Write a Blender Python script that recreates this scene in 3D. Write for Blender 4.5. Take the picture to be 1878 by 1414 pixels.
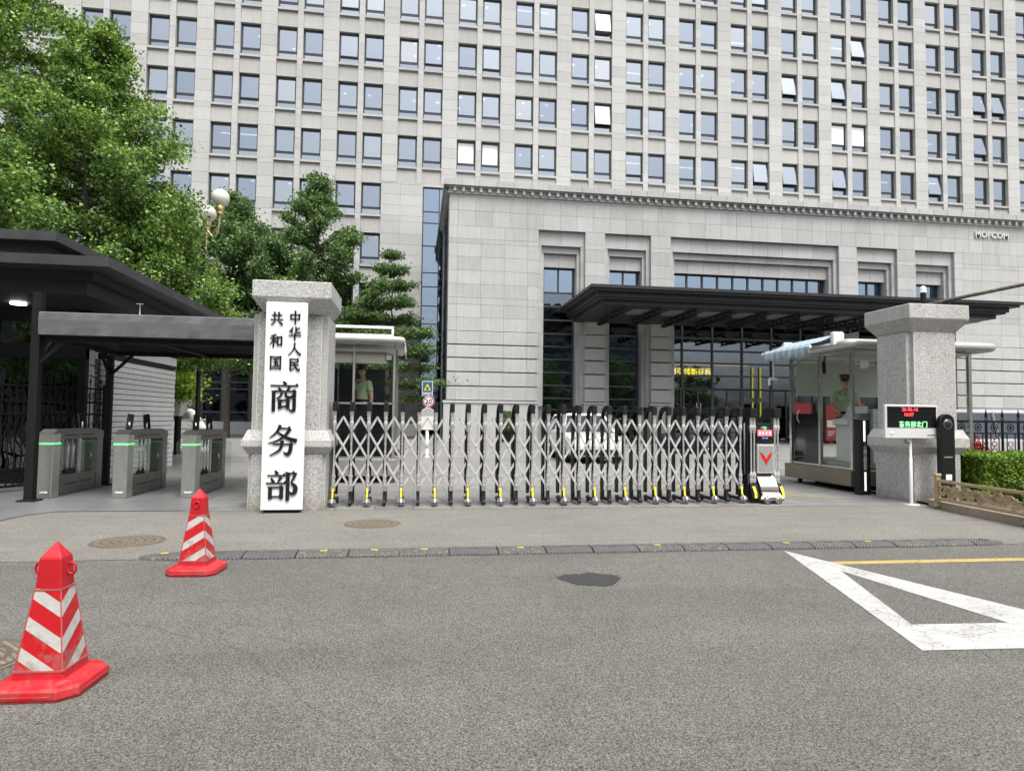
import bpy, bmesh, math, random
import numpy as np
from mathutils import Vector, Matrix
random.seed(7); RNG = np.random.default_rng(7)
R = math.radians; PI = math.pi
sc = bpy.context.scene
for o in list(bpy.data.objects): bpy.data.objects.remove(o)
col = sc.collection

# ---------------------------------------------------------------- camera, sky, sun, exposure
# world axes: +X along the office facade, +Y into the compound, +Z up; camera stands at the origin
EYE = 1.45
YAW, PITCH, ROLL, FPX = 0.14608, 0.04895, 0.012047, 1200.0
def cam_axes():
    f = Vector((math.sin(YAW)*math.cos(PITCH), math.cos(YAW)*math.cos(PITCH), math.sin(PITCH)))
    r = Vector((math.cos(YAW), -math.sin(YAW), 0)); u = r.cross(f)
    c, s = math.cos(ROLL), math.sin(ROLL)
    return c*r + s*u, -s*r + c*u, f
cr, cu, cf = cam_axes()
cam = bpy.data.objects.new('camera', bpy.data.cameras.new('camera')); col.objects.link(cam)
cam.matrix_world = Matrix(((cr.x, cu.x, -cf.x, 0), (cr.y, cu.y, -cf.y, 0), (cr.z, cu.z, -cf.z, EYE), (0, 0, 0, 1)))
cam.data.sensor_width = 36; cam.data.lens = FPX/1878*36
cam.data.clip_start = 0.05; cam.data.clip_end = 900
sc.camera = cam
SUN_EL, SUN_AZ = R(64), R(163)       # azimuth measured clockwise from +Y
w = bpy.data.worlds.new('World'); sc.world = w; w.use_nodes = True
nt = w.node_tree; nt.nodes.clear()
sky = nt.nodes.new('ShaderNodeTexSky'); sky.sky_type = 'NISHITA'; sky.sun_disc = False
sky.sun_elevation = SUN_EL; sky.sun_rotation = SUN_AZ
sky.air_density = 1.0; sky.dust_density = 6.0; sky.ozone_density = 0.6
bg = nt.nodes.new('ShaderNodeBackground'); bg.inputs[1].default_value = 0.15
wo = nt.nodes.new('ShaderNodeOutputWorld')
hsv = nt.nodes.new('ShaderNodeHueSaturation'); hsv.inputs['Saturation'].default_value = 0.42
nt.links.new(sky.outputs[0], hsv.inputs['Color']); nt.links.new(hsv.outputs[0], bg.inputs[0]); nt.links.new(bg.outputs[0], wo.inputs[0])
sl = bpy.data.lights.new('sun', 'SUN'); sl.energy = 1.1; sl.angle = R(22); sl.color = (1.0, 0.99, 0.96)
sun = bpy.data.objects.new('sun', sl); col.objects.link(sun)
sd = Vector((math.sin(SUN_AZ)*math.cos(SUN_EL), math.cos(SUN_AZ)*math.cos(SUN_EL), math.sin(SUN_EL)))
sun.rotation_euler = sd.to_track_quat('Z', 'Y').to_euler(); sun.location = sd*60
sc.view_settings.view_transform = 'Standard'; sc.view_settings.look = 'None'
sc.view_settings.exposure = 0.95; sc.view_settings.gamma = 1
sc.view_settings.use_curve_mapping = False

# ---------------------------------------------------------------- helpers
def tag(o, label=None, cat=None, group=None, kind=None):
    if label: o['label'] = label
    if cat: o['category'] = cat
    if group: o['group'] = group
    if kind: o['kind'] = kind
    return o
def empty(name, loc=(0, 0, 0), label=None, cat=None, group=None, rz=0, kind=None):
    o = bpy.data.objects.new(name, None); col.objects.link(o)
    o.location = loc; o.rotation_euler = (0, 0, rz); o.empty_display_size = 0.2
    return tag(o, label, cat, group, kind)
def copy_tree(o, parent=None):
    c = o.copy(); col.objects.link(c)
    if parent is not None: c.parent = parent
    for ch in list(o.children): copy_tree(ch, c)
    return c
class MB:
    """collects boxes, bars, tubes... ; build() links them as one mesh object"""
    def __init__(s): s.v = []; s.f = []; s.m = []; s.sm = []; s.cur = 0
    def add(s, vs, fs, smooth=False):
        n = len(s.v); s.v += [tuple(v) for v in vs]
        for f in fs: s.f.append(tuple(i+n for i in f)); s.m.append(s.cur); s.sm.append(smooth)
        return s
    def mat(s, i): s.cur = i; return s
    def box(s, x0, x1, y0, y1, z0, z1):
        x0, x1 = min(x0, x1), max(x0, x1); y0, y1 = min(y0, y1), max(y0, y1); z0, z1 = min(z0, z1), max(z0, z1)
        return s.add([(x0,y0,z0),(x1,y0,z0),(x1,y1,z0),(x0,y1,z0),(x0,y0,z1),(x1,y0,z1),(x1,y1,z1),(x0,y1,z1)],
              [(0,3,2,1),(4,5,6,7),(0,1,5,4),(1,2,6,5),(2,3,7,6),(3,0,4,7)])
    def cbox(s, x0, x1, y0, y1, z0, z1, b=0.01):
        """box with chamfered edges"""
        P = []
        for z, i in ((z0, b), (z0+b, 0), (z1-b, 0), (z1, b)):
            P.append([(x0+b+i,y0+i),(x1-b-i,y0+i),(x1-i,y0+b+i),(x1-i,y1-b-i),(x1-b-i,y1-i),(x0+b+i,y1-i),(x0+i,y1-b-i),(x0+i,y0+b+i)])
        vs = [(x, y, z) for ring, z in zip(P, (z0, z0+b, z1-b, z1)) for x, y in ring]
        fs = [tuple(range(7, -1, -1)), tuple(range(24, 32))]
        for k in range(3):
            for i in range(8): fs.append((k*8+i, k*8+(i+1) % 8, k*8+8+(i+1) % 8, k*8+8+i))
        return s.add(vs, fs)
    def quad(s, a, b, c, d): return s.add([a, b, c, d], [(0, 1, 2, 3)])
    def bar(s, p, q, w, h, up=(0, 0, 1)):
        p, q = Vector(p), Vector(q); d = (q-p)
        if d.length < 1e-6: return s
        d.normalize(); u = Vector(up)
        if abs(d.dot(u)) > 0.99: u = Vector((0, 1, 0))
        r = d.cross(u).normalized(); u = r.cross(d).normalized()
        vs = []
        for c in (p, q):
            for a, b in ((-1,-1),(1,-1),(1,1),(-1,1)): vs.append(c + r*(a*w/2) + u*(b*h/2))
        return s.add(vs, [(0,1,2,3),(7,6,5,4),(0,4,5,1),(1,5,6,2),(2,6,7,3),(3,7,4,0)])
    def tube(s, pts, r, n=8, cap=True, closed=False):
        pts = [Vector(p) for p in pts]; m = len(pts)
        rr = r if isinstance(r, (list, tuple)) else [r]*m
        vs = []; prev = None
        for i, p in enumerate(pts):
            if closed: d = pts[(i+1) % m]-pts[i-1]
            else: d = pts[min(i+1, m-1)]-pts[max(i-1, 0)]
            d = d.normalized() if d.length > 1e-9 else Vector((0, 0, 1))
            if prev is None:
                u = Vector((0, 0, 1)) if abs(d.z) < 0.9 else Vector((0, 1, 0))
                prev = d.cross(u).normalized()
            a = (prev - d*prev.dot(d)).normalized(); b = d.cross(a); prev = a
            for k in range(n):
                t = 2*PI*k/n; vs.append(p + a*(math.cos(t)*rr[i]) + b*(math.sin(t)*rr[i]))
        fs = []
        for i in range(m if closed else m-1):
            j = (i+1) % m
            for k in range(n): fs.append((i*n+k, i*n+(k+1) % n, j*n+(k+1) % n, j*n+k))
        s.add(vs, fs, True)
        if cap and not closed:
            s.add(vs[:n], [tuple(range(n-1, -1, -1))]); s.add(vs[-n:], [tuple(range(n))])
        return s
    def lathe(s, prof, c=(0, 0, 0), n=16, axis='z', smooth=True):
        vs = []
        for r, h in prof:
            for k in range(n):
                t = 2*PI*k/n; a, b = r*math.cos(t), r*math.sin(t)
                if axis == 'z': vs.append((c[0]+a, c[1]+b, c[2]+h))
                elif axis == 'x': vs.append((c[0]+h, c[1]+a, c[2]+b))
                else: vs.append((c[0]+b, c[1]+h, c[2]+a))
        fs = []; m = len(prof)
        for i in range(m-1):
            for k in range(n): fs.append((i*n+k, i*n+(k+1) % n, (i+1)*n+(k+1) % n, (i+1)*n+k))
        s.add(vs, fs, smooth)
        s.add(vs[:n], [tuple(range(n-1, -1, -1))]); s.add(vs[-n:], [tuple(range(n))])
        return s
    def prism(s, poly, a0, a1, plane='xz', c=(0, 0, 0)):
        """poly is a list of (u,v); extruded from a0 to a1 along the remaining axis"""
        def P(u, v, a):
            if plane == 'xz': return (c[0]+u, c[1]+a, c[2]+v)
            if plane == 'yz': return (c[0]+a, c[1]+u, c[2]+v)
            return (c[0]+u, c[1]+v, c[2]+a)
        n = len(poly)
        vs = [P(u, v, a0) for u, v in poly] + [P(u, v, a1) for u, v in poly]
        ar = sum(poly[i][0]*poly[(i+1) % n][1]-poly[(i+1) % n][0]*poly[i][1] for i in range(n))
        fs = [tuple(range(n)), tuple(range(2*n-1, n-1, -1))] + [(i, n+i, n+(i+1) % n, (i+1) % n) for i in range(n)]
        return s.add(vs, fs)
    def build(s, name, mats, parent=None, loc=None, bevel=0):
        me = bpy.data.meshes.new(name)
        me.from_pydata([tuple(v) for v in s.v], [], s.f)
        if not isinstance(mats, (list, tuple)): mats = [mats]
        for m in mats: me.materials.append(m)
        me.polygons.foreach_set('material_index', s.m); me.polygons.foreach_set('use_smooth', s.sm)
        bm = bmesh.new(); bm.from_mesh(me); bmesh.ops.recalc_face_normals(bm, faces=bm.faces)
        bm.to_mesh(me); bm.free()
        o = bpy.data.objects.new(name, me); col.objects.link(o)
        if loc is not None: o.location = loc
        if parent is not None:
            o.parent = parent
        if bevel:
            b = o.modifiers.new('bevel', 'BEVEL'); b.width = bevel; b.segments = 2; b.limit_method = 'ANGLE'
        return o
def np_mesh(name, V, F, mat, parent=None, smooth=False):
    me = bpy.data.meshes.new(name); k = F.shape[1]
    me.vertices.add(len(V)); me.vertices.foreach_set('co', V.astype(np.float32).ravel())
    me.loops.add(F.size); me.loops.foreach_set('vertex_index', F.astype(np.int32).ravel())
    me.polygons.add(len(F)); me.polygons.foreach_set('loop_start', np.arange(0, F.size, k, dtype=np.int32))
    me.update(calc_edges=True); me.materials.append(mat)
    o = bpy.data.objects.new(name, me); col.objects.link(o)
    if parent is not None: o.parent = parent
    return o
def text_mesh(name, body, size, mat, loc, rot, parent=None, depth=0.004, align='CENTER', scale=(1, 1, 1), bold=0.0):
    cu_ = bpy.data.curves.new(name, 'FONT'); cu_.body = body; cu_.size = size; cu_.extrude = depth; cu_.offset = bold
    cu_.align_x = align; cu_.align_y = 'CENTER'; cu_.resolution_u = 2
    t = bpy.data.objects.new(name+'_tmp', cu_); col.objects.link(t)
    bpy.context.view_layer.update()
    me = bpy.data.meshes.new_from_object(t.evaluated_get(bpy.context.evaluated_depsgraph_get()))
    bpy.data.objects.remove(t); bpy.data.curves.remove(cu_)
    me.materials.clear(); me.materials.append(mat); me.name = name
    o = bpy.data.objects.new(name, me); col.objects.link(o)
    o.location = loc; o.rotation_euler = rot; o.scale = scale
    if parent is not None: o.parent = parent
    return o

# ---------------------------------------------------------------- materials
def lin(h):
    h = h.lstrip('#'); c = [int(h[i:i+2], 16)/255 for i in (0, 2, 4)]
    return tuple(x/12.92 if x <= .04045 else ((x+.055)/1.055)**2.4 for x in c)
class NT:
    def __init__(s, name):
        s.m = bpy.data.materials.new(name); s.m.use_nodes = True; s.t = s.m.node_tree
        s.b = s.t.nodes['Principled BSDF']; s.out = s.t.nodes['Material Output']
    def n(s, typ, **kw):
        x = s.t.nodes.new('ShaderNode'+typ)
        for k, v in kw.items(): setattr(x, k, v)
        return x
    def l(s, a, b): s.t.links.new(a, b)
    def coord(s, which='Object'): return s.n('TexCoord').outputs[which]
    def world(s): return s.n('NewGeometry').outputs['Position']
    def noise(s, vec, scale, detail=3, rough=.6):
        x = s.n('TexNoise'); x.inputs['Scale'].default_value = scale; x.inputs['Detail'].default_value = detail
        x.inputs['Roughness'].default_value = rough; s.l(vec, x.inputs['Vector']); return x.outputs['Fac']
    def vor(s, vec, scale, feature='F1', out='Color'):
        x = s.n('TexVoronoi', feature=feature); x.inputs['Scale'].default_value = scale; s.l(vec, x.inputs['Vector']); return x.outputs[out]
    def ramp(s, fac, stops, interp='LINEAR'):
        x = s.n('ValToRGB'); x.color_ramp.interpolation = interp; e = x.color_ramp.elements
        while len(e) < len(stops): e.new(0.5)
        for i, (p, c) in enumerate(stops):
            e[i].position = p; e[i].color = (c[0], c[1], c[2], 1) if isinstance(c, (tuple, list)) else (c, c, c, 1)
        s.l(fac, x.inputs[0]); return x.outputs[0]
    def math(s, op, a, b=None, c=None):
        x = s.n('Math', operation=op)
        for i, v in enumerate((a, b, c)):
            if v is None: continue
            if isinstance(v, (int, float)): x.inputs[i].default_value = v
            else: s.l(v, x.inputs[i])
        return x.outputs[0]
    def mix(s, fac, a, b, mode='MIX'):
        x = s.n('Mix', data_type='RGBA', blend_type=mode)
        for sock, v in ((x.inputs[0], fac), (x.inputs[6], a), (x.inputs[7], b)):
            if isinstance(v, (int, float)): sock.default_value = v if sock == x.inputs[0] else (v, v, v, 1)
            elif isinstance(v, tuple): sock.default_value = (*v[:3], 1)
            else: s.l(v, sock)
        return x.outputs[2]
    def bump(s, h, strength=.3, dist=.01):
        x = s.n('Bump'); x.inputs['Strength'].default_value = strength; x.inputs['Distance'].default_value = dist
        s.l(h, x.inputs['Height']); s.l(x.outputs[0], s.b.inputs['Normal']); return x
    def set(s, **kw):
        for k, v in kw.items():
            i = s.b.inputs[{'color': 'Base Color', 'rough': 'Roughness', 'metal': 'Metallic', 'spec': 'Specular IOR Level', 'alpha': 'Alpha',
                            'emit': 'Emission Color', 'estr': 'Emission Strength', 'coat': 'Coat Weight', 'trans': 'Transmission Weight', 'sheen': 'Sheen Weight'}[k]]
            if hasattr(v, 'links') or hasattr(v, 'is_linked'): s.l(v, i)
            elif isinstance(v, tuple): i.default_value = (*v[:3], 1)
            else: i.default_value = v
        return s
def plain(name, c, rough=.5, metal=0., var=.12, scale=6, bump=0, bscale=60, **kw):
    """painted / plastic / metal surface with slight unevenness of tone and gloss"""
    N = NT(name); p = N.coord(); f = N.noise(p, scale, 4)
    lo = tuple(x*(1-var) for x in c); hi = tuple(min(1, x*(1+var)) for x in c)
    N.set(color=N.ramp(f, [(.3, lo), (.7, hi)]), metal=metal, **kw)
    N.set(rough=N.math('MULTIPLY_ADD', N.noise(p, scale*3, 3), .25, max(0., rough-.12)))
    if bump: N.bump(N.noise(p, bscale, 2), bump, .004)
    return N.m
def granite(name, base, speck=.35, scale=260, tone=.10, warm=(1, .995, .975), rough=.75, streak=.0, bumpy=.25, patch=0.6, foot=0):
    N = NT(name); p = N.world()
    f = N.vor(p, scale); g = N.noise(p, scale*.45, 2, .8)
    f = N.math('ADD', N.math('MULTIPLY', N.n('RGBToBW').outputs[0], 0), g) if False else g
    c1 = N.ramp(g, [(.32, tuple(x*(1-speck) for x in base)), (.5, base), (.68, tuple(min(1, x*(1+speck*.55)) for x in base))])
    big = N.noise(p, patch, 4, .65)
    c2 = N.mix(1.0, c1, N.ramp(big, [(.3, tuple((1-tone)*x for x in warm)), (.7, (1+tone*.3,)*3)]), 'MULTIPLY')
    # each separate slab of stone has its own slight tone
    isl = N.n('NewGeometry').outputs['Random Per Island']
    c3 = N.mix(1.0, c2, N.ramp(isl, [(0, .90), (.5, .99), (1, 1.06)]), 'MULTIPLY')
    if streak:
        mp = N.n('Mapping'); mp.inputs['Scale'].default_value = (3.2, 3.2, .18); N.l(p, mp.inputs[0])
        st = N.noise(mp.outputs[0], 2.2, 5, .75)
        c3 = N.mix(1.0, c3, N.ramp(st, [(.40, 1-streak), (.62, 1.0)]), 'MULTIPLY')
    if foot:      # splash dirt in ragged patches along the foot
        sz = N.n('SeparateXYZ'); N.l(p, sz.inputs[0])
        k = N.math('ADD', N.math('MULTIPLY', sz.outputs[2], 1.6), N.math('MULTIPLY', N.noise(p, 5, 5, .75), 1.0))
        c3 = N.mix(N.ramp(k, [(.48, foot), (.85, 0.0)]), c3, (.20, .155, .11))
    N.set(color=c3, rough=rough, spec=.35)
    N.bump(g, bumpy, .003)
    return N.m
def foliage(name, dark, mid, light, tipf=.22):
    N = NT(name); g = N.n('NewGeometry'); isl = g.outputs['Random Per Island']
    big = N.noise(N.world(), 1.1, 3, .6)
    k = N.math('ADD', N.math('MULTIPLY', isl, .62), N.math('MULTIPLY', big, .55))
    c = N.ramp(k, [(.25, dark), (.55, mid), (.98-tipf*.4, light)])
    d = N.n('BsdfDiffuse'); N.l(c, d.inputs[0])
    t = N.n('BsdfTranslucent'); N.l(N.mix(1.0, c, (1.0, 1.05, .5), 'MULTIPLY'), t.inputs[0])
    gl = N.n('BsdfGlossy'); gl.inputs['Roughness'].default_value = .45; gl.inputs[0].default_value = (.8, .85, .8, 1)
    m1 = N.n('MixShader'); m1.inputs[0].default_value = .38; N.l(d.outputs[0], m1.inputs[1]); N.l(t.outputs[0], m1.inputs[2])
    m2 = N.n('MixShader'); m2.inputs[0].default_value = .035; N.l(m1.outputs[0], m2.inputs[1]); N.l(gl.outputs[0], m2.inputs[2])
    N.l(m2.outputs[0], N.out.inputs[0]); return N.m
def glassy(name, tint, transp=.3, rough=.02, spec_tint=(.75, .82, .9), wav=0.0, vary=False):
    """coated window pane: mirror reflection mixed with see-through"""
    N = NT(name)
    gl = N.n('BsdfGlossy'); gl.inputs['Roughness'].default_value = rough; gl.inputs[0].default_value = (*spec_tint, 1)
    tr = N.n('BsdfTransparent'); tr.inputs[0].default_value = (*tint, 1)
    lw = N.n('LayerWeight'); lw.inputs[0].default_value = .5
    fac = N.math('ADD', N.math('MULTIPLY', N.math('POWER', lw.outputs['Facing'], 4.0), transp*.8), 1-transp)
    m = N.n('MixShader'); N.l(fac, m.inputs[0]); N.l(tr.outputs[0], m.inputs[1]); N.l(gl.outputs[0], m.inputs[2])
    if vary:
        rnd = N.math('FRACT', N.math('ADD', N.n('ObjectInfo').outputs['Random'], N.n('NewGeometry').outputs['Random Per Island']))
        N.l(N.mix(1.0, tuple(spec_tint), N.ramp(rnd, [(0, (.80, .82, .86)), (.5, (.95, .95, .95)), (.85, (1.0, 1.0, .98)), (1, (1.22, 1.16, 1.08))]), 'MULTIPLY'), gl.inputs[0])
    if wav:
        b = N.n('Bump'); b.inputs['Strength'].default_value = wav; b.inputs['Distance'].default_value = .05
        N.l(N.noise(N.world(), 1.3, 1), b.inputs['Height']); N.l(b.outputs[0], gl.inputs['Normal'])
    N.l(m.outputs[0], N.out.inputs[0]); return N.m
def emit(name, c, s=1.0):
    N = NT(name); N.set(color=c, emit=c, estr=s, rough=.6); return N.m

M = {}
M['stone'] = granite('facade_granite', (.455, .46, .45), .14, 60, .05, rough=.8, streak=.05, patch=.35)
M['stone_back'] = granite('facade_joint', (.23, .23, .225), .2, 60, .1, rough=.9)
M['spandrel'] = granite('spandrel_granite', (.435, .435, .42), .12, 60, .06, rough=.8, streak=.09, patch=.35)
M['pstone'] = granite('portico_granite', (.435, .44, .435), .33, 85, .07, rough=.78, streak=.09, patch=.5)
M['darkstone'] = granite('dark_base_granite', (.075, .077, .08), .3, 90, .1, rough=.5)
M['pillar'] = granite('pillar_granite', (.475, .475, .462), .62, 120, .06, rough=.8, streak=.10, patch=1.4, foot=.6)
M['frame'] = plain('window_frame_metal', (.045, .048, .052), .4, .3)
M['pane'] = glassy('office_pane', (.5, .55, .6), .26, .015, (.39, .435, .485), .06, True)
M['pane_dark'] = glassy('lobby_pane', (.55, .58, .6), .68, .01, (.36, .42, .50), .10)
M['pane_blue'] = glassy('stair_pane', (.3, .38, .45), .3, .01, (.30, .38, .47), .15)
M['pane_clear'] = glassy('booth_pane', (.975, .982, .976), .982, .01, (.40, .43, .42), .05)
M['blind'] = plain('white_blind', (.86, .86, .84), .8, var=.02)
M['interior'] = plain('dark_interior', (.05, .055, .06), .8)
M['ceil_light'] = emit('ceiling_lamp', (1, .97, .9), 11)
M['blackmetal'] = plain('black_metal', (.007, .0075, .008), .7, .0, spec=.25)
M['canopy'] = plain('canopy_dark_metal', (.018, .019, .021), .5, .2, var=.2, scale=1.2)
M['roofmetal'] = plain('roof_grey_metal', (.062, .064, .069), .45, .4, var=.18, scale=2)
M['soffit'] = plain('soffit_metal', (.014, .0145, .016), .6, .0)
M['steel'] = plain('brushed_steel', (.60, .595, .57), .33, .9, var=.1, scale=9)
M['steel_d'] = plain('dull_steel', (.36, .352, .335), .4, .75, var=.12, scale=9)
M['chrome'] = plain('chrome', (.66, .66, .65), .25, .65, var=.04)
M['white'] = plain('white_paint', (.78, .78, .77), .4, var=.04)
M['offwhite'] = plain('off_white_panel', (.62, .61, .56), .5, var=.08)
M['black'] = plain('black_plastic', (.008, .008, .009), .55, var=.2, spec=.3)
M['gunblack'] = plain('black_coating', (.011, .0115, .013), .5, 0, spec=.3)
M['red'] = plain('red_plastic', (.60, .012, .018), .38, var=.1, scale=3)
M['yellow'] = plain('yellow_reflector', (.85, .68, .03), .4, var=.05)
M['rubber'] = plain('rubber', (.06, .062, .064), .75, var=.25, scale=14)
M['bark'] = plain('bark', (.07, .06, .05), .9, var=.4, scale=14, bump=.8)
M['bronze'] = plain('bronze_paint', (.42, .33, .20), .4, .3, var=.2, scale=12)
M['screen'] = plain('black_screen', (.008, .008, .01), .12, var=.1)

# ---------------------------------------------------------------- ground and painted markings
def asphalt():
    N = NT('road_asphalt'); p = N.world()
    v = N.n('TexVoronoi', feature='F1'); v.inputs['Scale'].default_value = 165; N.l(p, v.inputs['Vector'])
    bw = N.n('RGBToBW'); N.l(v.outputs['Color'], bw.inputs[0])
    st = N.ramp(bw.outputs[0], [(.2, (.080, .078, .069)), (.5, (.136, .133, .118)), (.8, (.235, .230, .208))])
    pit = N.ramp(N.noise(p, 75, 4, .75), [(.385, .12), (.435, .95), (.50, 1.0), (.70, 1.12)])
    c = N.mix(1.0, st, pit, 'MULTIPLY')
    big = N.ramp(N.noise(p, .55, 5, .65), [(.3, .87), (.7, 1.07)])
    c = N.mix(1.0, c, big, 'MULTIPLY')
    mp = N.n('Mapping'); mp.inputs['Scale'].default_value = (.16, 1.1, 1); mp.inputs['Rotation'].default_value = (0, 0, R(8)); N.l(p, mp.inputs[0])
    c = N.mix(1.0, c, N.ramp(N.noise(mp.outputs[0], 1.0, 4, .6), [(.36, .90), (.6, 1.03)]), 'MULTIPLY')          # worn wheel paths along the road
    c = N.mix(1.0, c, N.ramp(N.noise(p, 2.1, 2, .5), [(.20, .72), (.30, 1.0)]), 'MULTIPLY')                      # oil spots
    dd = N.n('Mix', data_type='VECTOR'); dd.inputs[0].default_value = .25
    nz = N.n('TexNoise'); nz.inputs['Scale'].default_value = 1.7; N.l(p, nz.inputs['Vector']); N.l(p, dd.inputs[4]); N.l(nz.outputs['Color'], dd.inputs[5])
    vv = N.n('TexVoronoi', feature='DISTANCE_TO_EDGE'); vv.inputs['Scale'].default_value = .38; N.l(dd.outputs[1], vv.inputs['Vector'])
    c = N.mix(1.0, c, N.ramp(vv.outputs['Distance'], [(.0, .80), (.003, 1.0)]), 'MULTIPLY')
    mid = N.ramp(N.noise(p, 4.5, 4, .7), [(.3, .93), (.7, 1.06)]); c = N.mix(1.0, c, mid, 'MULTIPLY')
    lite = N.ramp(N.noise(p, 16, 2, .5), [(.76, 0.0), (.80, 1.0)])
    c = N.mix(N.math('MULTIPLY', N.n('RGBToBW').outputs[0], 0), c, c)
    N.set(color=c, rough=.9, spec=.25)
    h = N.math('ADD', v.outputs['Distance'], N.math('MULTIPLY', N.noise(p, 75, 4, .7), .8))
    N.bump(h, .55, .012); return N.m
def tan_concrete():
    N = NT('tan_apron_concrete'); p = N.world()
    g = N.noise(p, 70, 3, .8)
    c = N.ramp(g, [(.33, (.08, .077, .066)), (.5, (.168, .161, .140)), (.68, (.30, .29, .26))])
    c = N.mix(1.0, c, N.ramp(N.noise(p, .7, 5, .7), [(.3, .86), (.7, 1.08)]), 'MULTIPLY')
    mp = N.n('Mapping'); mp.inputs['Scale'].default_value = (.5, 3, 1); N.l(p, mp.inputs[0])
    c = N.mix(1.0, c, N.ramp(N.noise(mp.outputs[0], 1.5, 5, .7), [(.35, .9), (.65, 1.05)]), 'MULTIPLY')
    # hairline cracks
    d = N.n('Mix', data_type='VECTOR'); d.inputs[0].default_value = .18
    nz = N.n('TexNoise'); nz.inputs['Scale'].default_value = 1.2; N.l(p, nz.inputs['Vector'])
    N.l(p, d.inputs[4]); N.l(nz.outputs['Color'], d.inputs[5])
    v = N.n('TexVoronoi', feature='DISTANCE_TO_EDGE'); v.inputs['Scale'].default_value = .65; N.l(d.outputs[1], v.inputs['Vector'])
    c = N.mix(1.0, c, N.ramp(v.outputs['Distance'], [(.0, .78), (.004, 1.0)]), 'MULTIPLY')
    N.set(color=c, rough=.85, spec=.3); N.bump(g, .4, .006); return N.m
def slabs(name, base, bw, bh, joint=.012, tone=.2, rough=.55, gloss=0.):
    N = NT(name); p = N.world()
    b = N.n('TexBrick'); b.offset = .5; b.inputs['Scale'].default_value = 1; b.inputs['Brick Width'].default_value = bw
    b.inputs['Row Height'].default_value = bh; b.inputs['Mortar Size'].default_value = joint; b.inputs['Mortar Smooth'].default_value = .2
    b.inputs['Color1'].default_value = (*[x*(1-tone) for x in base], 1); b.inputs['Color2'].default_value = (*[x*(1+tone) for x in base], 1)
    b.inputs['Mortar'].default_value = (*[x*.42 for x in base], 1); N.l(p, b.inputs['Vector'])
    g = N.noise(p, 55, 3, .8)
    c = N.mix(1.0, b.outputs['Color'], N.ramp(g, [(.3, .8), (.7, 1.15)]), 'MULTIPLY')
    c = N.mix(1.0, c, N.ramp(N.noise(p, .8, 5, .7), [(.3, .84), (.7, 1.1)]), 'MULTIPLY')
    N.set(color=c, spec=.4); N.set(rough=N.math('MULTIPLY_ADD', N.noise(p, 1.5, 4), .3, rough-.15)); N.bump(b.outputs['Fac'], -.25, .01); return N.m
def road_paint(name, c, wear=.5):
    N = NT(name); p = N.world()
    n1 = N.noise(p, 45, 4, .75); n2 = N.noise(p, 3, 4, .7)
    k = N.math('ADD', N.math('MULTIPLY', n1, .7), N.math('MULTIPLY', n2, .45))
    f = N.ramp(k, [(.455, 0.0), (.50, 1.0)])
    v = N.n('TexVoronoi', feature='DISTANCE_TO_EDGE'); v.inputs['Scale'].default_value = 5; N.l(p, v.inputs['Vector'])
    cr_ = N.ramp(v.outputs['Distance'], [(.0, .50), (.016, 1.0)])
    cc = N.mix(f, (.17, .165, .155), tuple(c)); cc = N.mix(1.0, cc, cr_, 'MULTIPLY')
    cc = N.mix(1.0, cc, N.ramp(n2, [(.3, .86), (.7, 1.02)]), 'MULTIPLY')
    N.set(color=cc, rough=.7); N.bump(n1, .3, .004); return N.m
M['asphalt'] = asphalt(); M['tan'] = tan_concrete()
M['court'] = slabs('courtyard_slabs', (.225, .222, .21), 1.2, .6, .012, .10)
M['thresh'] = slabs('gate_threshold_slabs', (.20, .20, .195), .6, .45, .010, .14)
M['polished'] = slabs('grey_entrance_slabs', (.165, .17, .172), 1.2, .9, .006, .06, .35)
M['wpaint'] = road_paint('white_road_paint', (.43, .43, .415)); M['ypaint'] = road_paint('yellow_road_paint', (.44, .32, .10))
M['patch'] = plain('dark_asphalt_patch', (.030, .030, .031), .9, var=.75, scale=60, bump=1., bscale=90)
M['soil'] = plain('soil', (.09, .07, .05), .95, var=.4, scale=20, bump=1.)
M['kerb'] = granite('tan_kerb_granite', (.33, .275, .215), .35, 140, .12, rough=.8)
def sheet(name, poly, z, m, kind='structure', label=None, cat=None, base=None):
    mb = MB(); n = len(poly)
    mb.add([(x, y, z) for x, y in poly], [tuple(range(n))])
    o = mb.build(name, m)
    if o.data.polygons[0].normal.z < 0: o.data.flip_normals()
    return tag(o, label, cat, kind=kind)
sheet('road', [(-300, -300), (300, -300), (300, 300), (-300, 300)], 0, M['asphalt'])
def wavy(x0, x1, y, n, a, r=random):
    return [(x0+(x1-x0)*i/n, y+r.uniform(-a, a)) for i in range(n+1)]
ap = wavy(-14, 8.55, 7.02, 60, .02)
sheet('apron', ap + [(8.6, 9.1), (8.75, 10.2), (12, 10.6), (12, 10.9), (-14, 10.9)], .004, M['tan'])
sheet('gate_threshold', wavy(-3.4, 8.62, 10.40, 30, .008) + [(9.3, 11.4), (9.3, 13.2), (-3.4, 13.2)], .008, M['thresh'])
sheet('courtyard', [(-40, 13.2), (90, 13.2), (90, 60), (-40, 60)], .008, M['court'])
sheet('entrance_paving', [(-5.12, 10.42), (-5.35, 10.1), (-5.4, 9.55), (-14, 9.5), (-14, 13.2), (-3.4, 13.2), (-3.4, 10.42)], .012, M['polished'])
tri_o = [(4.10, 6.86), (3.22, 3.80), (4.05, 3.74), (7.2, 3.55), (7.2, 3.2)]
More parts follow.
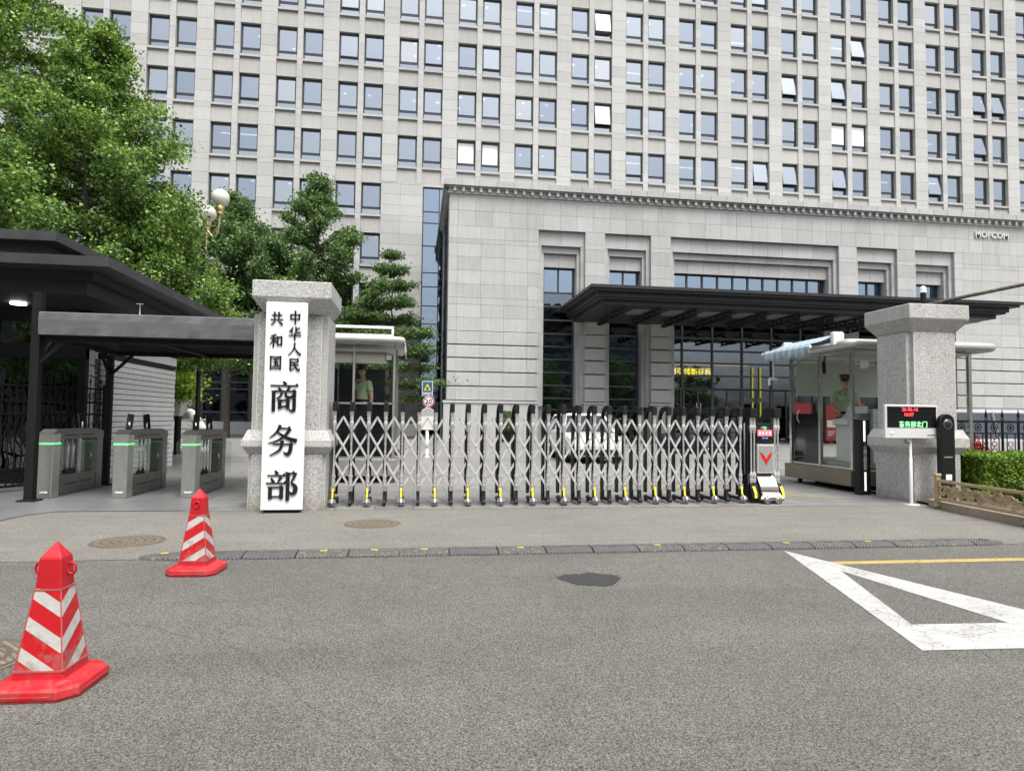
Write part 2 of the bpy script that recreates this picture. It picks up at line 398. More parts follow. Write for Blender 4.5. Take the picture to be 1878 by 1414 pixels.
# hollow white triangle: three painted bands meeting end to end
def band(name, pts, z, m): return sheet(name, pts, z, m)
tri = MB()
A_, B_, C_ = (4.10, 6.86), (3.22, 3.81), (4.95, 3.72)
a_, b_, c_ = (4.12, 5.90), (3.55, 4.30), (4.30, 4.26)
for q_ in ((A_, B_, b_, a_), (B_, C_, c_, b_), (C_, A_, a_, c_)):
    tri.add([(x, y, .004) for x, y in q_], [(0, 1, 2, 3)])
o = tri.build('white_road_triangle', M['wpaint']); tag(o, kind='structure')
sheet('yellow_line', [(4.20, 6.17), (9.5, 6.12), (9.5, 6.25), (4.17, 6.30)], .0025, M['ypaint'])
sheet('yellow_line', [(6.75, 12.25), (7.80, 11.30), (7.95, 11.32), (6.88, 12.3)], .012, M['ypaint'])
sheet('yellow_line', [(5.0, 14.2), (6.75, 12.25), (6.88, 12.3), (5.15, 14.3)], .012, M['ypaint'])
sheet('white_line', [(-9, 24.1), (12, 24.1), (12, 24.25), (-9, 24.25)], .012, M['wpaint'])
sheet('white_line', [(6.55, 10.95), (7.1, 10.55), (7.14, 10.57), (6.6, 10.98)], .0125, M['wpaint'])
pp = [(1.60+ .27*math.cos(t)*(1+.14*math.sin(3*t)+.1*random.uniform(-1, 1)), 5.82+.24*math.sin(t)*(1+.1*math.cos(5*t)+.1*random.uniform(-1, 1))) for t in np.linspace(0, 2*PI, 110)[:-1]]
sheet('asphalt_patch', pp, .003, M['patch'])
sheet('planting_bed', [(8.60, 3), (14, 3), (14, 12.6), (9.2, 12.6), (8.9, 10.3), (8.68, 9.2)], .05, M['soil'])

# ---------------------------------------------------------------- office building
X0, PX, FY, Z00 = -15.535, 4.589, 50.62, 34.98
def cx(c): return X0+PX*c
def zt(r): return Z00-3.9*r
office = empty('office_building', (10, FY, 0), 'tall pale granite office building filling the background, grid of paired dark framed windows', 'building')
def lp(mb, name, m, par=office):
    o = mb.build(name, m); o.parent = par; o.matrix_parent_inverse = par.matrix_world.inverted() if False else Matrix.Translation(-Vector(par.location)); return o
def stack(mb, x0, x1, y0, y1, zs, gap=.015, core=True, xs=None):
    """courses of stone blocks with open joints, the core showing 3 cm behind"""
    zs = sorted(zs)
    for a, b in zip(zs[:-1], zs[1:]):
        xx = [x0]+list(xs or [])+[x1]
        for p, q in zip(xx[:-1], xx[1:]):
            mb.mat(0).box(p+(gap/2 if p > x0 else 0), q-(gap/2 if q < x1 else 0), y0, y1, a+gap/2, b-gap/2)
    if core: mb.mat(1).box(x0+.012, x1-.012, y0+.03, y1-.01, zs[0], zs[-1]); mb.mat(0)
C0, C1 = -4, 16; ZTOP = zt(-3)+.9; ZB = 8.75
offs = [0, .83, 1.66, 2.48, 2.92]
pil = MB(); mul = MB(); spa = MB()
def zlist(lo, hi):
    s = {lo, hi}
    for r in range(-4, 10):
        for d in offs:
            z = zt(r)-d
            if lo+.05 < z < hi-.05: s.add(z)
    return sorted(s)
for c in range(C0, C1+1):
    x = cx(c)
    lo = ZB if c <= 2 else (zt(3)-3.9 if c > 3 else ZB)
    if c == 2:
        stack(pil, x+3.42, x+4.589, FY-.07, FY+.5, zlist(zt(4)+.12, ZTOP))
        stack(pil, x+3.42, .25, FY-.05, FY+.5, zlist(ZB, zt(4)+.12), xs=[x+4.9])
    else:
        l2 = zt(4)+.12 if c >= 3 else ZB
        stack(pil, x+3.42, x+4.589, FY-.07, FY+.5, zlist(l2, ZTOP))
    l2 = zt(4)+.12 if c >= 3 else ZB
    stack(mul, x+1.5, x+1.92, FY-.04, FY+.45, zlist(l2, ZTOP))
    for h in (0, 1):
        xa = x+1.92*h; xb = xa+1.5
        for r in range(-3, 7):
            if r >= 4 and c >= 3: continue
            z1 = zt(r)-2.48; z0 = zt(r+1) if not (r == 3 and c >= 3) else zt(4)+.12
            if r == 6: z0 = ZB
            spa.mat(0).box(xa, xb, FY-.10, FY+.5, z1-.17, z1)                    # sill
            spa.mat(1).box(xa, xb, FY+.02, FY+.4, z1-.30, z1-.17)                # dark strip standing in for the shade under the sill
            if z1-.30-z0 > .2:
                spa.mat(0).box(xa+.008, xb-.008, FY+.045, FY+.5, z0+.12, z1-.30)
                spa.box(xa, xb, FY+.01, FY+.5, z0, z0+.105)
        if True:
            spa.mat(0).box(xa, xb, FY+.04, FY+.5, zt(-3), ZTOP)
pil.mat(0).box(cx(C0)-6, cx(C0)-.003, FY-.05, FY+.5, 0, ZTOP)
stack(pil, -.0, 0.0, 0, 0, [0, 0], core=False) if False else None
lp(pil, 'pilasters', [M['stone'], M['stone_back']]); lp(mul, 'mullion_piers', [M['stone'], M['stone_back']])
lp(spa, 'spandrels', [M['spandrel'], M['stone_back']])
# wall strip over the tall stair window, and the body behind everything
ov = MB(); stack(ov, .25, cx(C1)+4.589, FY-.06, FY+.5, [zt(4)-.1, zt(4)+.10])
ov.mat(1).box(2.95, cx(C1)+4.6, FY+.0, FY+.6, 0, zt(4)-.12)
lp(ov, 'lower_wall', [M['stone'], M['stone_back']])
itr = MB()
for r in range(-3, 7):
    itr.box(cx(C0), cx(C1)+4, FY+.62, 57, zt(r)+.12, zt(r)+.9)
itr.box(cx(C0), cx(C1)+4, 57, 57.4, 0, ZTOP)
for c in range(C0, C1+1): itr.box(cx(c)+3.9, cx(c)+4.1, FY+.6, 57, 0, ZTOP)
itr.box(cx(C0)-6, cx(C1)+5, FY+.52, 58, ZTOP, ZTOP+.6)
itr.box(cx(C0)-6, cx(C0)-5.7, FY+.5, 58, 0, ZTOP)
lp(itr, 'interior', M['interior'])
ibl = MB(); rr = random.Random(8)
for c in range(C0, C1+1):
    for r in range(-2, 7):
        if rr.random() < .30 and not (r >= 4 and c >= 3):
            dz_ = rr.choice((.5, .8, 1.2, 2.3))
            for h in (0, 1): ibl.box(cx(c)+1.92*h+.06, cx(c)+1.92*h+1.44, FY+.60, FY+.615, zt(r)-dz_*rr.uniform(.85, 1.05), zt(r)+.05)
lp(ibl, 'indoor_blinds', M['offwhite'])
lmp = MB(); rr = random.Random(3)
for c in range(C0, C1+1):
    for r in range(-2, 7):
        if r >= 4 and c >= 3: continue
        k = rr.random()
        if k < .52:
            dy = rr.uniform(.9, 2.6); sx = rr.uniform(-.5, .5)
            for h in (0, 1):
                for j in range(rr.choice((1, 1, 2))):
                    lmp.lathe([(.001, 0), (.13, 0), (.13, -.03), (.001, -.03)], (cx(c)+.75+1.92*h+sx, FY+dy+j*1.9, zt(r)+.12), 8)
        elif k < .68:
            y_ = FY+rr.uniform(1.3, 3)
            lmp.box(cx(c)+.1, cx(c)+2.9, y_, y_+.07, zt(r)+.06, zt(r)+.118)
lp(lmp, 'ceiling_lamps', M['ceil_light'])

# windows: one frame mesh, two panes, an openable top-hung sash
WW, WH, TR = 1.5, 2.48, 1.93
def frame_mesh():
    m = MB(); y0, y1 = FY+.26, FY+.42
    m.box(0, .075, y0, y1, -WH, 0); m.box(WW-.075, WW, y0, y1, -WH, 0)
    m.box(.075, WW-.075, y0, y1, -.13, 0); m.box(.075, WW-.075, y0, y1, -WH, -WH+.05)
    m.box(.075, WW-.075, y0+.01, y1, -TR-.06, -TR+.06)
    return m
def sash(m, x0=.08, x1=WW-.08, z0=-TR+.065, z1=-.135, t=.055, y=0):
    m.box(x0, x0+t, y-.03, y+.03, z0, z1); m.box(x1-t, x1, y-.03, y+.03, z0, z1)
    m.box(x0+t, x1-t, y-.03, y+.03, z1-t, z1); m.box(x0+t, x1-t, y-.03, y+.03, z0, z0+t)
WYP = FY+.31
fm = frame_mesh()
p_fr = fm.build('window', M['frame']); me_fr = p_fr.data
m = MB(); sash(m); me_sash = m.build('sash', M['frame']).data
m = MB(); m.box(.13, WW-.13, -.006, .006, -TR+.12, -.19); me_up = m.build('pane', M['pane']).data
m = MB(); m.box(.075, WW-.075, WYP-.006, WYP+.006, -WH+.05, -TR-.06); me_lo = m.build('lower_pane', M['pane']).data
m = MB(); m.box(.12, WW-.12, -.006+.03, .006+.03, -TR+.12, -.18); me_bl = m.build('blind', M['blind']).data
for o in list(col.objects):
    if o.type == 'MESH' and o.data in (me_fr, me_sash, me_up, me_lo, me_bl): bpy.data.objects.remove(o)
OPEN = {(6,1,0),(6,1,2),(2,1,1),(3,1,1),(0,1,2),(2,0,1),(-1,0,2),(4,1,1),(9,1,-1),(11,1,0),(10,0,1),(11,0,1),(14,0,1),(14,1,1),(14,0,2),
        (9,1,3),(10,0,3),(11,0,3),(13,0,3),(5,1,3),(2,0,4),(7,0,3),(2,0,0)}
WIDE = {(6,1,0),(6,1,2),(11,1,0),(10,0,1),(11,0,1),(14,0,1),(14,1,1),(14,0,2),(9,1,3),(10,0,3),(11,0,3),(13,0,3)}
BLIND = {(4,0,3),(4,1,3),(11,0,2),(11,1,2)}
cells = []
for c in range(C0, C1+1):
    for h in (0, 1):
        for r in range(-2, 7):
            if r >= 4 and c >= 3: continue
            x = cx(c)+1.92*h; z = zt(r)
            v = Vector((x+.75, FY, z-1.2-EYE)); q = (v.dot(cr), v.dot(cu), v.dot(cf))
            px, py = 939+FPX*q[0]/q[2], 707-FPX*q[1]/q[2]
            vis = -60 < px < 1930 and py > -40 and not (px < 130 and py > 0) and not (px < 330 and py > 330)
            cells.append((vis, v.length, c, h, r, x, z))
cells.sort(key=lambda t: (not t[0], t[1]))
lit = random.Random(11)
def sash_angle(c, h, r): return -R(9 if (c, h, r) in WIDE else 2) if (c, h, r) in OPEN else 0
rest = MB(); 
def put(par, name, me, loc, rx=0):
    o = bpy.data.objects.new(name, me); col.objects.link(o); o.parent = par; o.location = loc; o.rotation_euler = (rx, 0, 0); return o
office_off = Vector(office.location)
for i, (vis, d_, c, h, r, x, z) in enumerate(cells):
    a = sash_angle(c, h, r)
    if i < 100:
        wob = put(office, 'window', me_fr, Vector((x, 0, z))-Vector((office_off.x, office_off.y, 0)) + Vector((0, 0, 0)))
        hinge = Vector((0, WYP-.01, -.135)); 
        s_ = put(wob, 'sash', me_sash, hinge + Vector((0, 0, .0)), a); 
        s_.location = Vector((0, WYP-.03, 0)) if a == 0 else Vector((0, WYP-.03 - math.sin(a)*(-.135) , -.135+.135*math.cos(a)))
        u_ = put(wob, 'pane', me_bl if (c, h, r) in BLIND else me_up, s_.location.copy(), a)
        put(wob, 'lower_pane', me_lo, (0, 0, 0))
        if (c, h, r) in BLIND: u_.name = 'blind'; u_['label'] = 'plain white blind drawn down behind the pane'
        if a and (c, h, r) in WIDE: wob['label'] = 'window with its top hung sash tilted open'
    else:
        for me, mi, hinged in ((me_fr, 0, 0), (me_sash, 0, 1), (me_up, 2 if (c, h, r) in BLIND else 1, 1), (me_lo, 1, 0)):
            T = Matrix.Translation((x, 0, z))
            if hinged:
                T = T @ Matrix.Translation((0, WYP-.03, 0)) @ (Matrix.Translation((0, 0, -.135)) @ Matrix.Rotation(a, 4, 'X') @ Matrix.Translation((0, 0, .135)))
            rest.mat(mi).add([T @ v_.co for v_ in me.vertices], [tuple(p_.vertices) for p_ in me.polygons])
o = lp(rest, 'far_windows', [M['frame'], M['pane'], M['blind']]); o['kind'] = 'stuff'
# tall stair window beside the entrance block
def gridwin(x0, x1, y, zs, xs, mat, par, name='stair_window', t=.07, d=.14, pane='pane', skip=()):
    f = MB(); zs = sorted(zs); X = [x0]+list(xs)+[x1]
    for i, xv in enumerate(X):
        w_ = t if 0 < i < len(X)-1 else t*1.3
        f.box(xv-w_/2 if 0 < i < len(X)-1 else (xv if i == 0 else xv-w_), xv+w_/2 if 0 < i < len(X)-1 else (xv+w_ if i == 0 else xv), y-d/2, y+d/2, zs[0], zs[-1])
    for i, z in enumerate(zs):
        for p, q in zip(X[:-1], X[1:]):
            f.box(p+t*.5, q-t*.5, y-d/2+.006, y+d/2-.006, z-(t/2 if 0 < i else 0), z+(t/2 if i < len(zs)-1 else 0))
    fo = lp(f, name, M['frame'], par)
    g = MB(); g.box(x0+.02, x1-.02, y-.008, y+.008, zs[0]+.02, zs[-1]-.02)
    go = g.build(pane, mat); go.parent = fo
    return fo
gridwin(.25, 2.95, FY+.2, [.9, 1.8, 3.5, 5.2, 6.9, 8.6, 10, 11.5, 12.6, 14.7, 16.5, 17.4, 19.32], [1.55], M['pane_blue'], office)
# dark granite ground storey with its windows
gb = MB()
rr = random.Random(5)
for c in range(C0, 4):
    x = cx(c)
    segs = [(x-1.169, x-.02), (x+1.52, x+1.9)] if c < 3 else [(x-1.169, .22)]
    for xa, xb in segs:
        zs = [.9]+[.9+.87*i for i in range(1, 9)]+[ZB-.16]
        for a, b in zip(zs[:-1], zs[1:]): gb.mat(0).cbox(xa, xb, FY-.06, FY+.5, a+.012, b-.012, .02)
        gb.mat(2).box(xa+.02, xb-.02, FY-.0, FY+.4, .9, ZB-.16)
    gb.mat(0)
gb.mat(0).box(cx(C0)-1.2, .25, FY-.12, FY+.5, ZB-.16, ZB-.003)
gb.mat(1).box(cx(C0)-1.2, .25, FY-.2, FY+.6, 0, .9)
lp(gb, 'base_storey', [M['darkstone'], M['stone'], M['stone_back']])
for c in range(C0, 3):
    for h in (0, 1):
        x = cx(c)+(-.02 if h == 0 else 1.9)
        gridwin(x, x+1.54, FY+.12, [.9, 1.6, 3.3, 3.8, 6.0, ZB-.16], [], M['pane_dark'], office, 'ground_window', .12)
gi = MB(); gi.box(cx(C0), 2.9, FY+3.5, FY+3.6, 0, ZB); lp(gi, 'lobby_backwall', M['offwhite'] if False else M['interior'])

# ---------------------------------------------------------------- granite entrance block (portico)
PY = 41.0
ent = empty('entrance_block', (22.68, PY, 0), 'low pale granite entrance block with stepped window recesses projecting in front of the office tower', 'building')
def le(mb, name, m): return lp(mb, name, m, ent)
NI = [(7.65, 10.76), (12.08, 15.22), (16.58, 28.78), (30.13, 33.24), (34.64, 37.75)]
XL, XR = 1.90, 43.46
piers = [(XL, 7.65), (10.76, 12.08), (15.22, 16.58), (28.78, 30.13), (33.24, 34.64), (37.75, XR)]
zl = [2.49, 3.38, 4.28, 5.17, 6.0, 6.88]
zu = [6.88, 7.72, 8.55, 8.98, 9.85, 10.72, 11.59, 12.45, 12.75, 13.57]
wall = MB()
for xa, xb in piers:
    xs = []
    if xb-xa > 3:
        xs = [xa+.55+1.5*i for i in range(0, 4) if xa+.55+1.5*i < xb-.5] if xa < 10 else [xb-.55-1.5*i for i in range(3, -1, -1)]
    stack(wall, xa, xb, PY, PY+.5, zu, xs=xs)
    for a, b in zip(zl[:-1], zl[1:]):
        xx = [xa]+xs+[xb]
        for i, (p, q) in enumerate(zip(xx[:-1], xx[1:])):
            wall.mat(0).add([], [])
            wall.box(p+(.006 if i else 0), q-(.006 if i < len(xx)-2 else 0), PY+.02, PY+.5, a+.03, b-.005)
            wall.prism([(PY+.02, a+.03), (PY+.02, a+.06), (PY-.025, a+.05), (PY-.025, b-.06), (PY+.02, b-.03), (PY+.02, b-.005), (PY+.03, b-.006), (PY+.03, a+.03)], p+(.006 if i else 0), q-(.006 if i < len(xx)-2 else 0), 'yz')
    wall.mat(1).box(xa+.02, xb-.02, PY+.06, PY+.48, 2.45, 6.9); wall.mat(0)
# upper field of smaller slabs
xs = []; x_ = XL+.56
while x_ < XR-.4: xs.append(x_); x_ += 1.105
stack(wall, XL, XR, PY, PY+.5, [13.57, 14.55, 15.42, 15.60], xs=xs)
stack(wall, XL, XR, PY+.5, PY+.9, [14.2, 15.6], core=False) if False else None
# stepped recesses
W0, W1, W2 = [], [], []
for i, (xa, xb) in enumerate(NI):
    wide = xb-xa > 6
    xs1 = [xa+1.5+1.11*k for k in range(9)] if wide else [(xa+xb)/2-.03]
    stack(wall, xa-.3, xb+.3, PY+.26, PY+.56, [12.63, 13.60], xs=xs1)
    stack(wall, xa+.25, xb-.25, PY+.50, PY+.80, [12.20, 12.66], xs=xs1)
    stack(wall, xa+.45, xb-.45, PY+.74, PY+1.04, [11.33, 12.24], xs=xs1)
    for s0, s1 in (((xa-.3, xa+.25)), ((xb-.25, xb+.3))): stack(wall, s0, s1, PY+.26, PY+.56, [2.2]+zl+zu[1:-2]+[12.62])
    for s0, s1 in (((xa+.25, xa+.45)), ((xb-.45, xb-.25))): stack(wall, s0, s1, PY+.50, PY+.80, [2.2]+zl+zu[1:-3]+[12.19])
    for s0, s1 in (((xa+.45, xa+.47)), ((xb-.47, xb-.45))): wall.box(s0, s1, PY+.74, PY+1.3, 0, 11.33)
    for s0, s1 in (((xa+.2, xa+.46)), ((xb-.46, xb-.2))): wall.box(s0, s1, PY+.80, PY+1.25, 0, 11.4)
le(wall, 'granite_wall', [M['pstone'], M['stone_back']])
# plinth, cornice with dentils
for xa, xb in piers:
    pl = MB()
    p_, q_ = xa-(.0 if xa > 2 else .12), xb+(.0 if xb < 43 else .12)
    xs = [p_+2.1*k for k in range(1, 4) if p_+2.1*k < q_-.5]
    stack(pl, p_-.06, q_+.06, PY-.12, PY+.6, [0.0, 2.33], core=False, xs=xs)
    pl.box(p_-.12, q_+.12, PY-.18, PY+.6, 2.335, 2.48)
    le(pl, 'plinth', [M['pstone'], M['stone_back']])
co = MB()
co.box(XL-.1, XR+.1, PY-.10, PY+.5, 15.605, 15.70)
x_ = XL-.35
k = 0
xs = [XL-.35+1.105*i for i in range(1, 38)]
stack(co, XL-.38, XR+.38, PY-.42, PY+.5, [16.02, 16.42], xs=xs, gap=.025)
co.box(XL-.08, XR+.08, PY-.05, PY+.4, 15.71, 16.02)
de = MB(); x_ = XL+.22
while x_ < XR: de.box(x_, x_+.17, PY-.30, PY-.05, 15.702, 15.96); x_ += .553
y_ = PY+.3
while y_ < FY-.5: de.box(XL-.27, XL-.085, y_, y_+.17, 15.702, 15.96); y_ += .553
de.box(XL-.085, XR, PY-.28, PY-.06, 15.96, 16.018)
co.box(XL-.38, XL-.0, PY+.5, FY-.1, 16.02, 16.42); co.box(XL-.1, XL+.3, PY+.5, FY-.1, 15.605, 16.02)
co.box(XL, XR, PY+.5, FY-.12, 15.9, 16.1)
le(co, 'cornice', [M['pstone'], M['stone_back']]); le(de, 'dentils', M['pstone'])
# left flank: a stone return, then tall glazing up to the tower
fl = MB(); stack(fl, XL, XL+.4, PY+.5, PY+1.7, [0]+zl+zu[1:]+[14.55, 15.6]); fl.box(XL, XL+.4, FY-1.2, FY-.1, 0, 15.6)
le(fl, 'side_wall', [M['pstone'], M['stone_back']])
f = MB(); ys = [PY+1.7+i*1.85 for i in range(5)]
for y in ys[1:-1]: f.box(XL+.02, XL+.14, y-.04, y+.04, 0, 15.6)
for z in [2.5, 4.3, 6.0, 7.7, 9.4, 11.1, 12.8, 14.5]: f.box(XL+.025, XL+.135, PY+1.7, FY-1.2, z-.04, z+.04)
fo = le(f, 'side_window', M['frame']); g = MB(); g.box(XL+.07, XL+.085, PY+1.7, FY-1.2, 0, 15.6); g.build('pane', M['pane_blue']).parent = fo
# glazing of the recesses
GY = PY+1.15
zc = [2.0, 2.75, 3.60, 4.45, 5.30, 6.15, 7.0, 7.9, 8.8, 9.72]
for (xa, xb) in NI:
    a, b = xa+.47, xb-.47
    if b-a < 3:
        gridwin(a, b, GY, [0.1, .95]+zc, [], M['pane_dark'], ent, 'tall_window', .10, .16)
        gridwin(a, b, GY, [9.72, 11.33], [(a+b)/2], M['pane_blue'], ent, 'upper_window', .10, .16)
    else:
        gridwin(a, b, GY, [3.55]+zc[3:], [a+.78+2.17*k for k in range(5)], M['pane_dark'], ent, 'glass_front', .12, .2)
        gridwin(a, b, GY, [9.72, 11.33], [a+1.113*k for k in range(1, 10)], M['pane_blue'], ent, 'strip_window', .12, .16)
        gridwin(a, a+.78, GY, [.05, 3.55], [], M['pane_dark'], ent, 'glass_front', .12, .2)
        for k, xk in enumerate([a+.78+2.17*j for j in range(5)]):
            x1 = min(xk+2.17, b)
            dfr = gridwin(xk, x1, GY-(.12 if k == 0 else 0), [.05, 3.5], [(xk+x1)/2], M['pane_dark'], ent, 'entrance_door', .10, .12)
            if k == 0:
                hm = MB(); mx = (xk+x1)/2
                for s in (-.14, .14): hm.tube([(mx+s, GY-.26, .6), (mx+s, GY-.26, 2.6)], .035, 8)
                hh = hm.build('door_handle', M['steel']); hh.parent = dfr
# lobby inside
lob = MB(); lob.box(3, 43, 49.9, 50.0, 0, 15.5); lob.box(3, 43, PY+1.4, 49.9, 9.4, 9.7); lob.box(3, 3.1, PY+1.3, 50, 0, 15); lob.box(42, 42.1, PY+1.3, 50, 0, 15)
for x_ in (20, 25.5): lob.box(x_, x_+.7, 46, 46.7, 0, 9.4)
le(lob, 'lobby_interior', M['interior'])
led = MB(); led.mat(0).box(14.5, 20.15, GY+.35, GY+.5, 4.28, 5.08)
M['ledred'] = emit('led_board_dark_red', (.10, .008, .008), .35); M['ledyel'] = emit('led_yellow', (1.0, .80, .05), 3.6)
M['gold'] = emit('gold_led_strip', (.9, .62, .12), .75)
lo_ = le(led, 'led_banner', M['ledred'])
t = text_mesh('lettering', '思想引领新征程', .52, M['ledyel'], (18.36, GY+.33, 4.68), (PI/2, 0, 0), None, .006, 'CENTER', (.98, 1.05, 1), .005); t.parent = lo_
st = MB(); st.box(16.9, 22.8, GY+.3, GY+.36, 5.19, 5.26); le(st, 'light_strip', M['gold'])
ys_ = MB()
for x_ in (22.85, 23.42):
    for z0_, z1_ in ((.3, 2.7), (3.0, 3.5), (3.62, 4.45), (4.55, 5.1)): ys_.box(x_, x_+.10, GY-.14, GY-.115, z0_, z1_)
le(ys_, 'yellow_door_tape', emit('glowing_yellow_tape', (.62, .60, .05), .10))  # tape given a faint glow of its own, though no lamp
t = text_mesh('raised_letters', 'MOFCOM', .62, plain('pale_letters', (.5, .49, .47), .6), (40.75, PY-.06, 14.92), (PI/2, 0, 0), None, .055, 'CENTER', (1.02, 1, 1), .02)
t.parent = ent; t.location -= ent.location
# canopy
cp = MB(); CX0, CX1, CY = 9.08, 35.2, 33.3
for k, (i_, z0, z1) in enumerate(((0, 8.40, 8.57), (.14, 8.28, 8.40), (.5, 8.02, 8.28), (.62, 7.92, 8.02), (.95, 7.68, 7.92))):
    cp.box(CX0+i_, CX1-i_, CY+i_, PY+.2, z0, z1-.002)
ca = le(cp, 'canopy', M['canopy'])
jn = MB()
for k in range(1, 24):
    x_ = CX0+k*1.11; jn.box(x_, x_+.02, CY-.004, CY+.3, 8.395, 8.572); jn.box(x_, x_+.02, CY+.494, CY+.9, 8.015, 8.27)
j = jn.build('canopy_joints', M['black']); j.parent = ca
tr = MB(); SKY = plain('skylight_panel', (.16, .16, .16), .5)
x_ = CX0+2.3
while x_ < CX1-1.5:
    for z0, z1 in ((7.30, 7.36), (7.62, 7.675)): tr.box(x_, x_+.10, CY+1.6, PY-1.2, z0, z1)
    for y in np.arange(CY+1.7, PY-1.2, .9): tr.box(x_+.01, x_+.09, y, y+.12, 7.36, 7.62); tr.box(x_-.10, x_+.2, y+.3, y+.5, 7.34, 7.5)
    sk = MB(); sk.box(x_+.75, x_+1.75, CY+2.1, CY+4.0, 7.66, 7.678); sk.build('canopy_skylight', SKY).parent = ca
    x_ += 2.12
tr.build('canopy_truss', M['canopy']).parent = ca

# ---------------------------------------------------------------- gate pillars
PALEJ = plain('pale_pointing', (.58, .57, .54), .8)
def notched(x0, x1, y0, y1, n):
    return [(x0+n,y0),(x1-n,y0),(x1-n,y0+n),(x1,y0+n),(x1,y1-n),(x1-n,y1-n),(x1-n,y1),(x0+n,y1),(x0+n,y1-n),(x0,y1-n),(x0,y0+n),(x0+n,y0+n)]
def frust(mb, x0, x1, y0, y1, z0, X0_, X1_, Y0_, Y1_, z1):
    mb.add([(x0,y0,z0),(x1,y0,z0),(x1,y1,z0),(x0,y1,z0),(X0_,Y0_,z1),(X1_,Y0_,z1),(X1_,Y1_,z1),(X0_,Y1_,z1)],
           [(0,3,2,1),(4,5,6,7),(0,1,5,4),(1,2,6,5),(2,3,7,6),(3,0,4,7)])
def pillar(x0, x1, y0, y1, zc0, zc1, zc2, mz, label, over=.14, low=.0, cap=None):
    t = empty('gate_pillar', ((x0+x1)/2, (y0+y1)/2, 0), label, 'gate pillar', 'granite gate pillars')
    off = Vector(t.location)
    def B(mb, name, bevel=.006):
        o = mb.build(name, M['pillar'], t, -off); 
        if bevel:
            b = o.modifiers.new('bevel', 'BEVEL'); b.width = bevel; b.segments = 2; b.limit_method = 'ANGLE'
        return o
    s = MB()
    n1, n2 = .085, .06
    s.prism(notched(x0, x1, y0, y1, n1), mz[1], zc0-.001, 'xy')
    s.prism(notched(x0+.0+n1*.5, x1-n1*.5, y0+n1*.5, y1-n1*.5, .06), mz[1]+.001, zc0-.002, 'xy')
    B(s, 'shaft')
    j_ = MB()
    for x in (x0+n1, x1-n1): j_.box(x-.006, x+.004, y0-.002, y0+.01, mz[1]+.01, zc0-.03)
    for x, y in ((x0, y0+n1), (x1, y0+n1)): j_.box(x-.002, x+.002, y-.004, y+.006, mz[1]+.01, zc0-.03)
    for z in (mz[1]+.62*(zc0-mz[1]),): j_.box(x0+n1*.55, x0+n1, y0+n1*.48, y0+n1*.6, z, z+.006)
    jo = j_.build('pointing', PALEJ, t, -off)
    c = MB(); a, b_, c_, d = cap or (x0-over, x1+over, y0-over, y1+over)
    g = (b_-a)*.13
    frust(c, a+g, b_-g, c_+g, d-g, zc0, a, b_, c_, d, zc1)
    c.cbox(a, b_, c_, d, zc1+.001, zc2, .012)
    B(c, 'capital')
    m = MB(); w = .10
    frust(m, x0-.02, x1+.02, y0-.02, y1+.02, mz[0]-.115, x0-w, x1+w, y0-w, y1+w, mz[0]+.0)
    m.box(x0-w, x1+w, y0-w, y1+w, mz[0]+.001, mz[1]-.16)
    frust(m, x0-w, x1+w, y0-w, y1+w, mz[1]-.159, x0-.03, x1+.03, y0-.03, y1+.03, mz[1])
    B(m, 'moulding')
    q = MB(); q.prism(notched(x0-.02-low, x1+.02+low, y0-.02-low, y1+.02+low, .05), 0, mz[0]-.116, 'xy')
    B(q, 'pedestal')
    return t
pL = pillar(-2.46, -1.36, 10.36, 11.42, 2.99, 3.20, 3.46, (.97, 1.22), 'granite gate pillar behind the tall white name board', cap=(-2.44, -1.29, 10.12, 11.50))
pR = pillar(8.88, 9.88, 10.68, 11.62, 3.10, 3.33, 3.60, (1.00, 1.32), 'granite gate pillar behind the white display screen on its pole', cap=(8.78, 10.00, 10.55, 11.76))

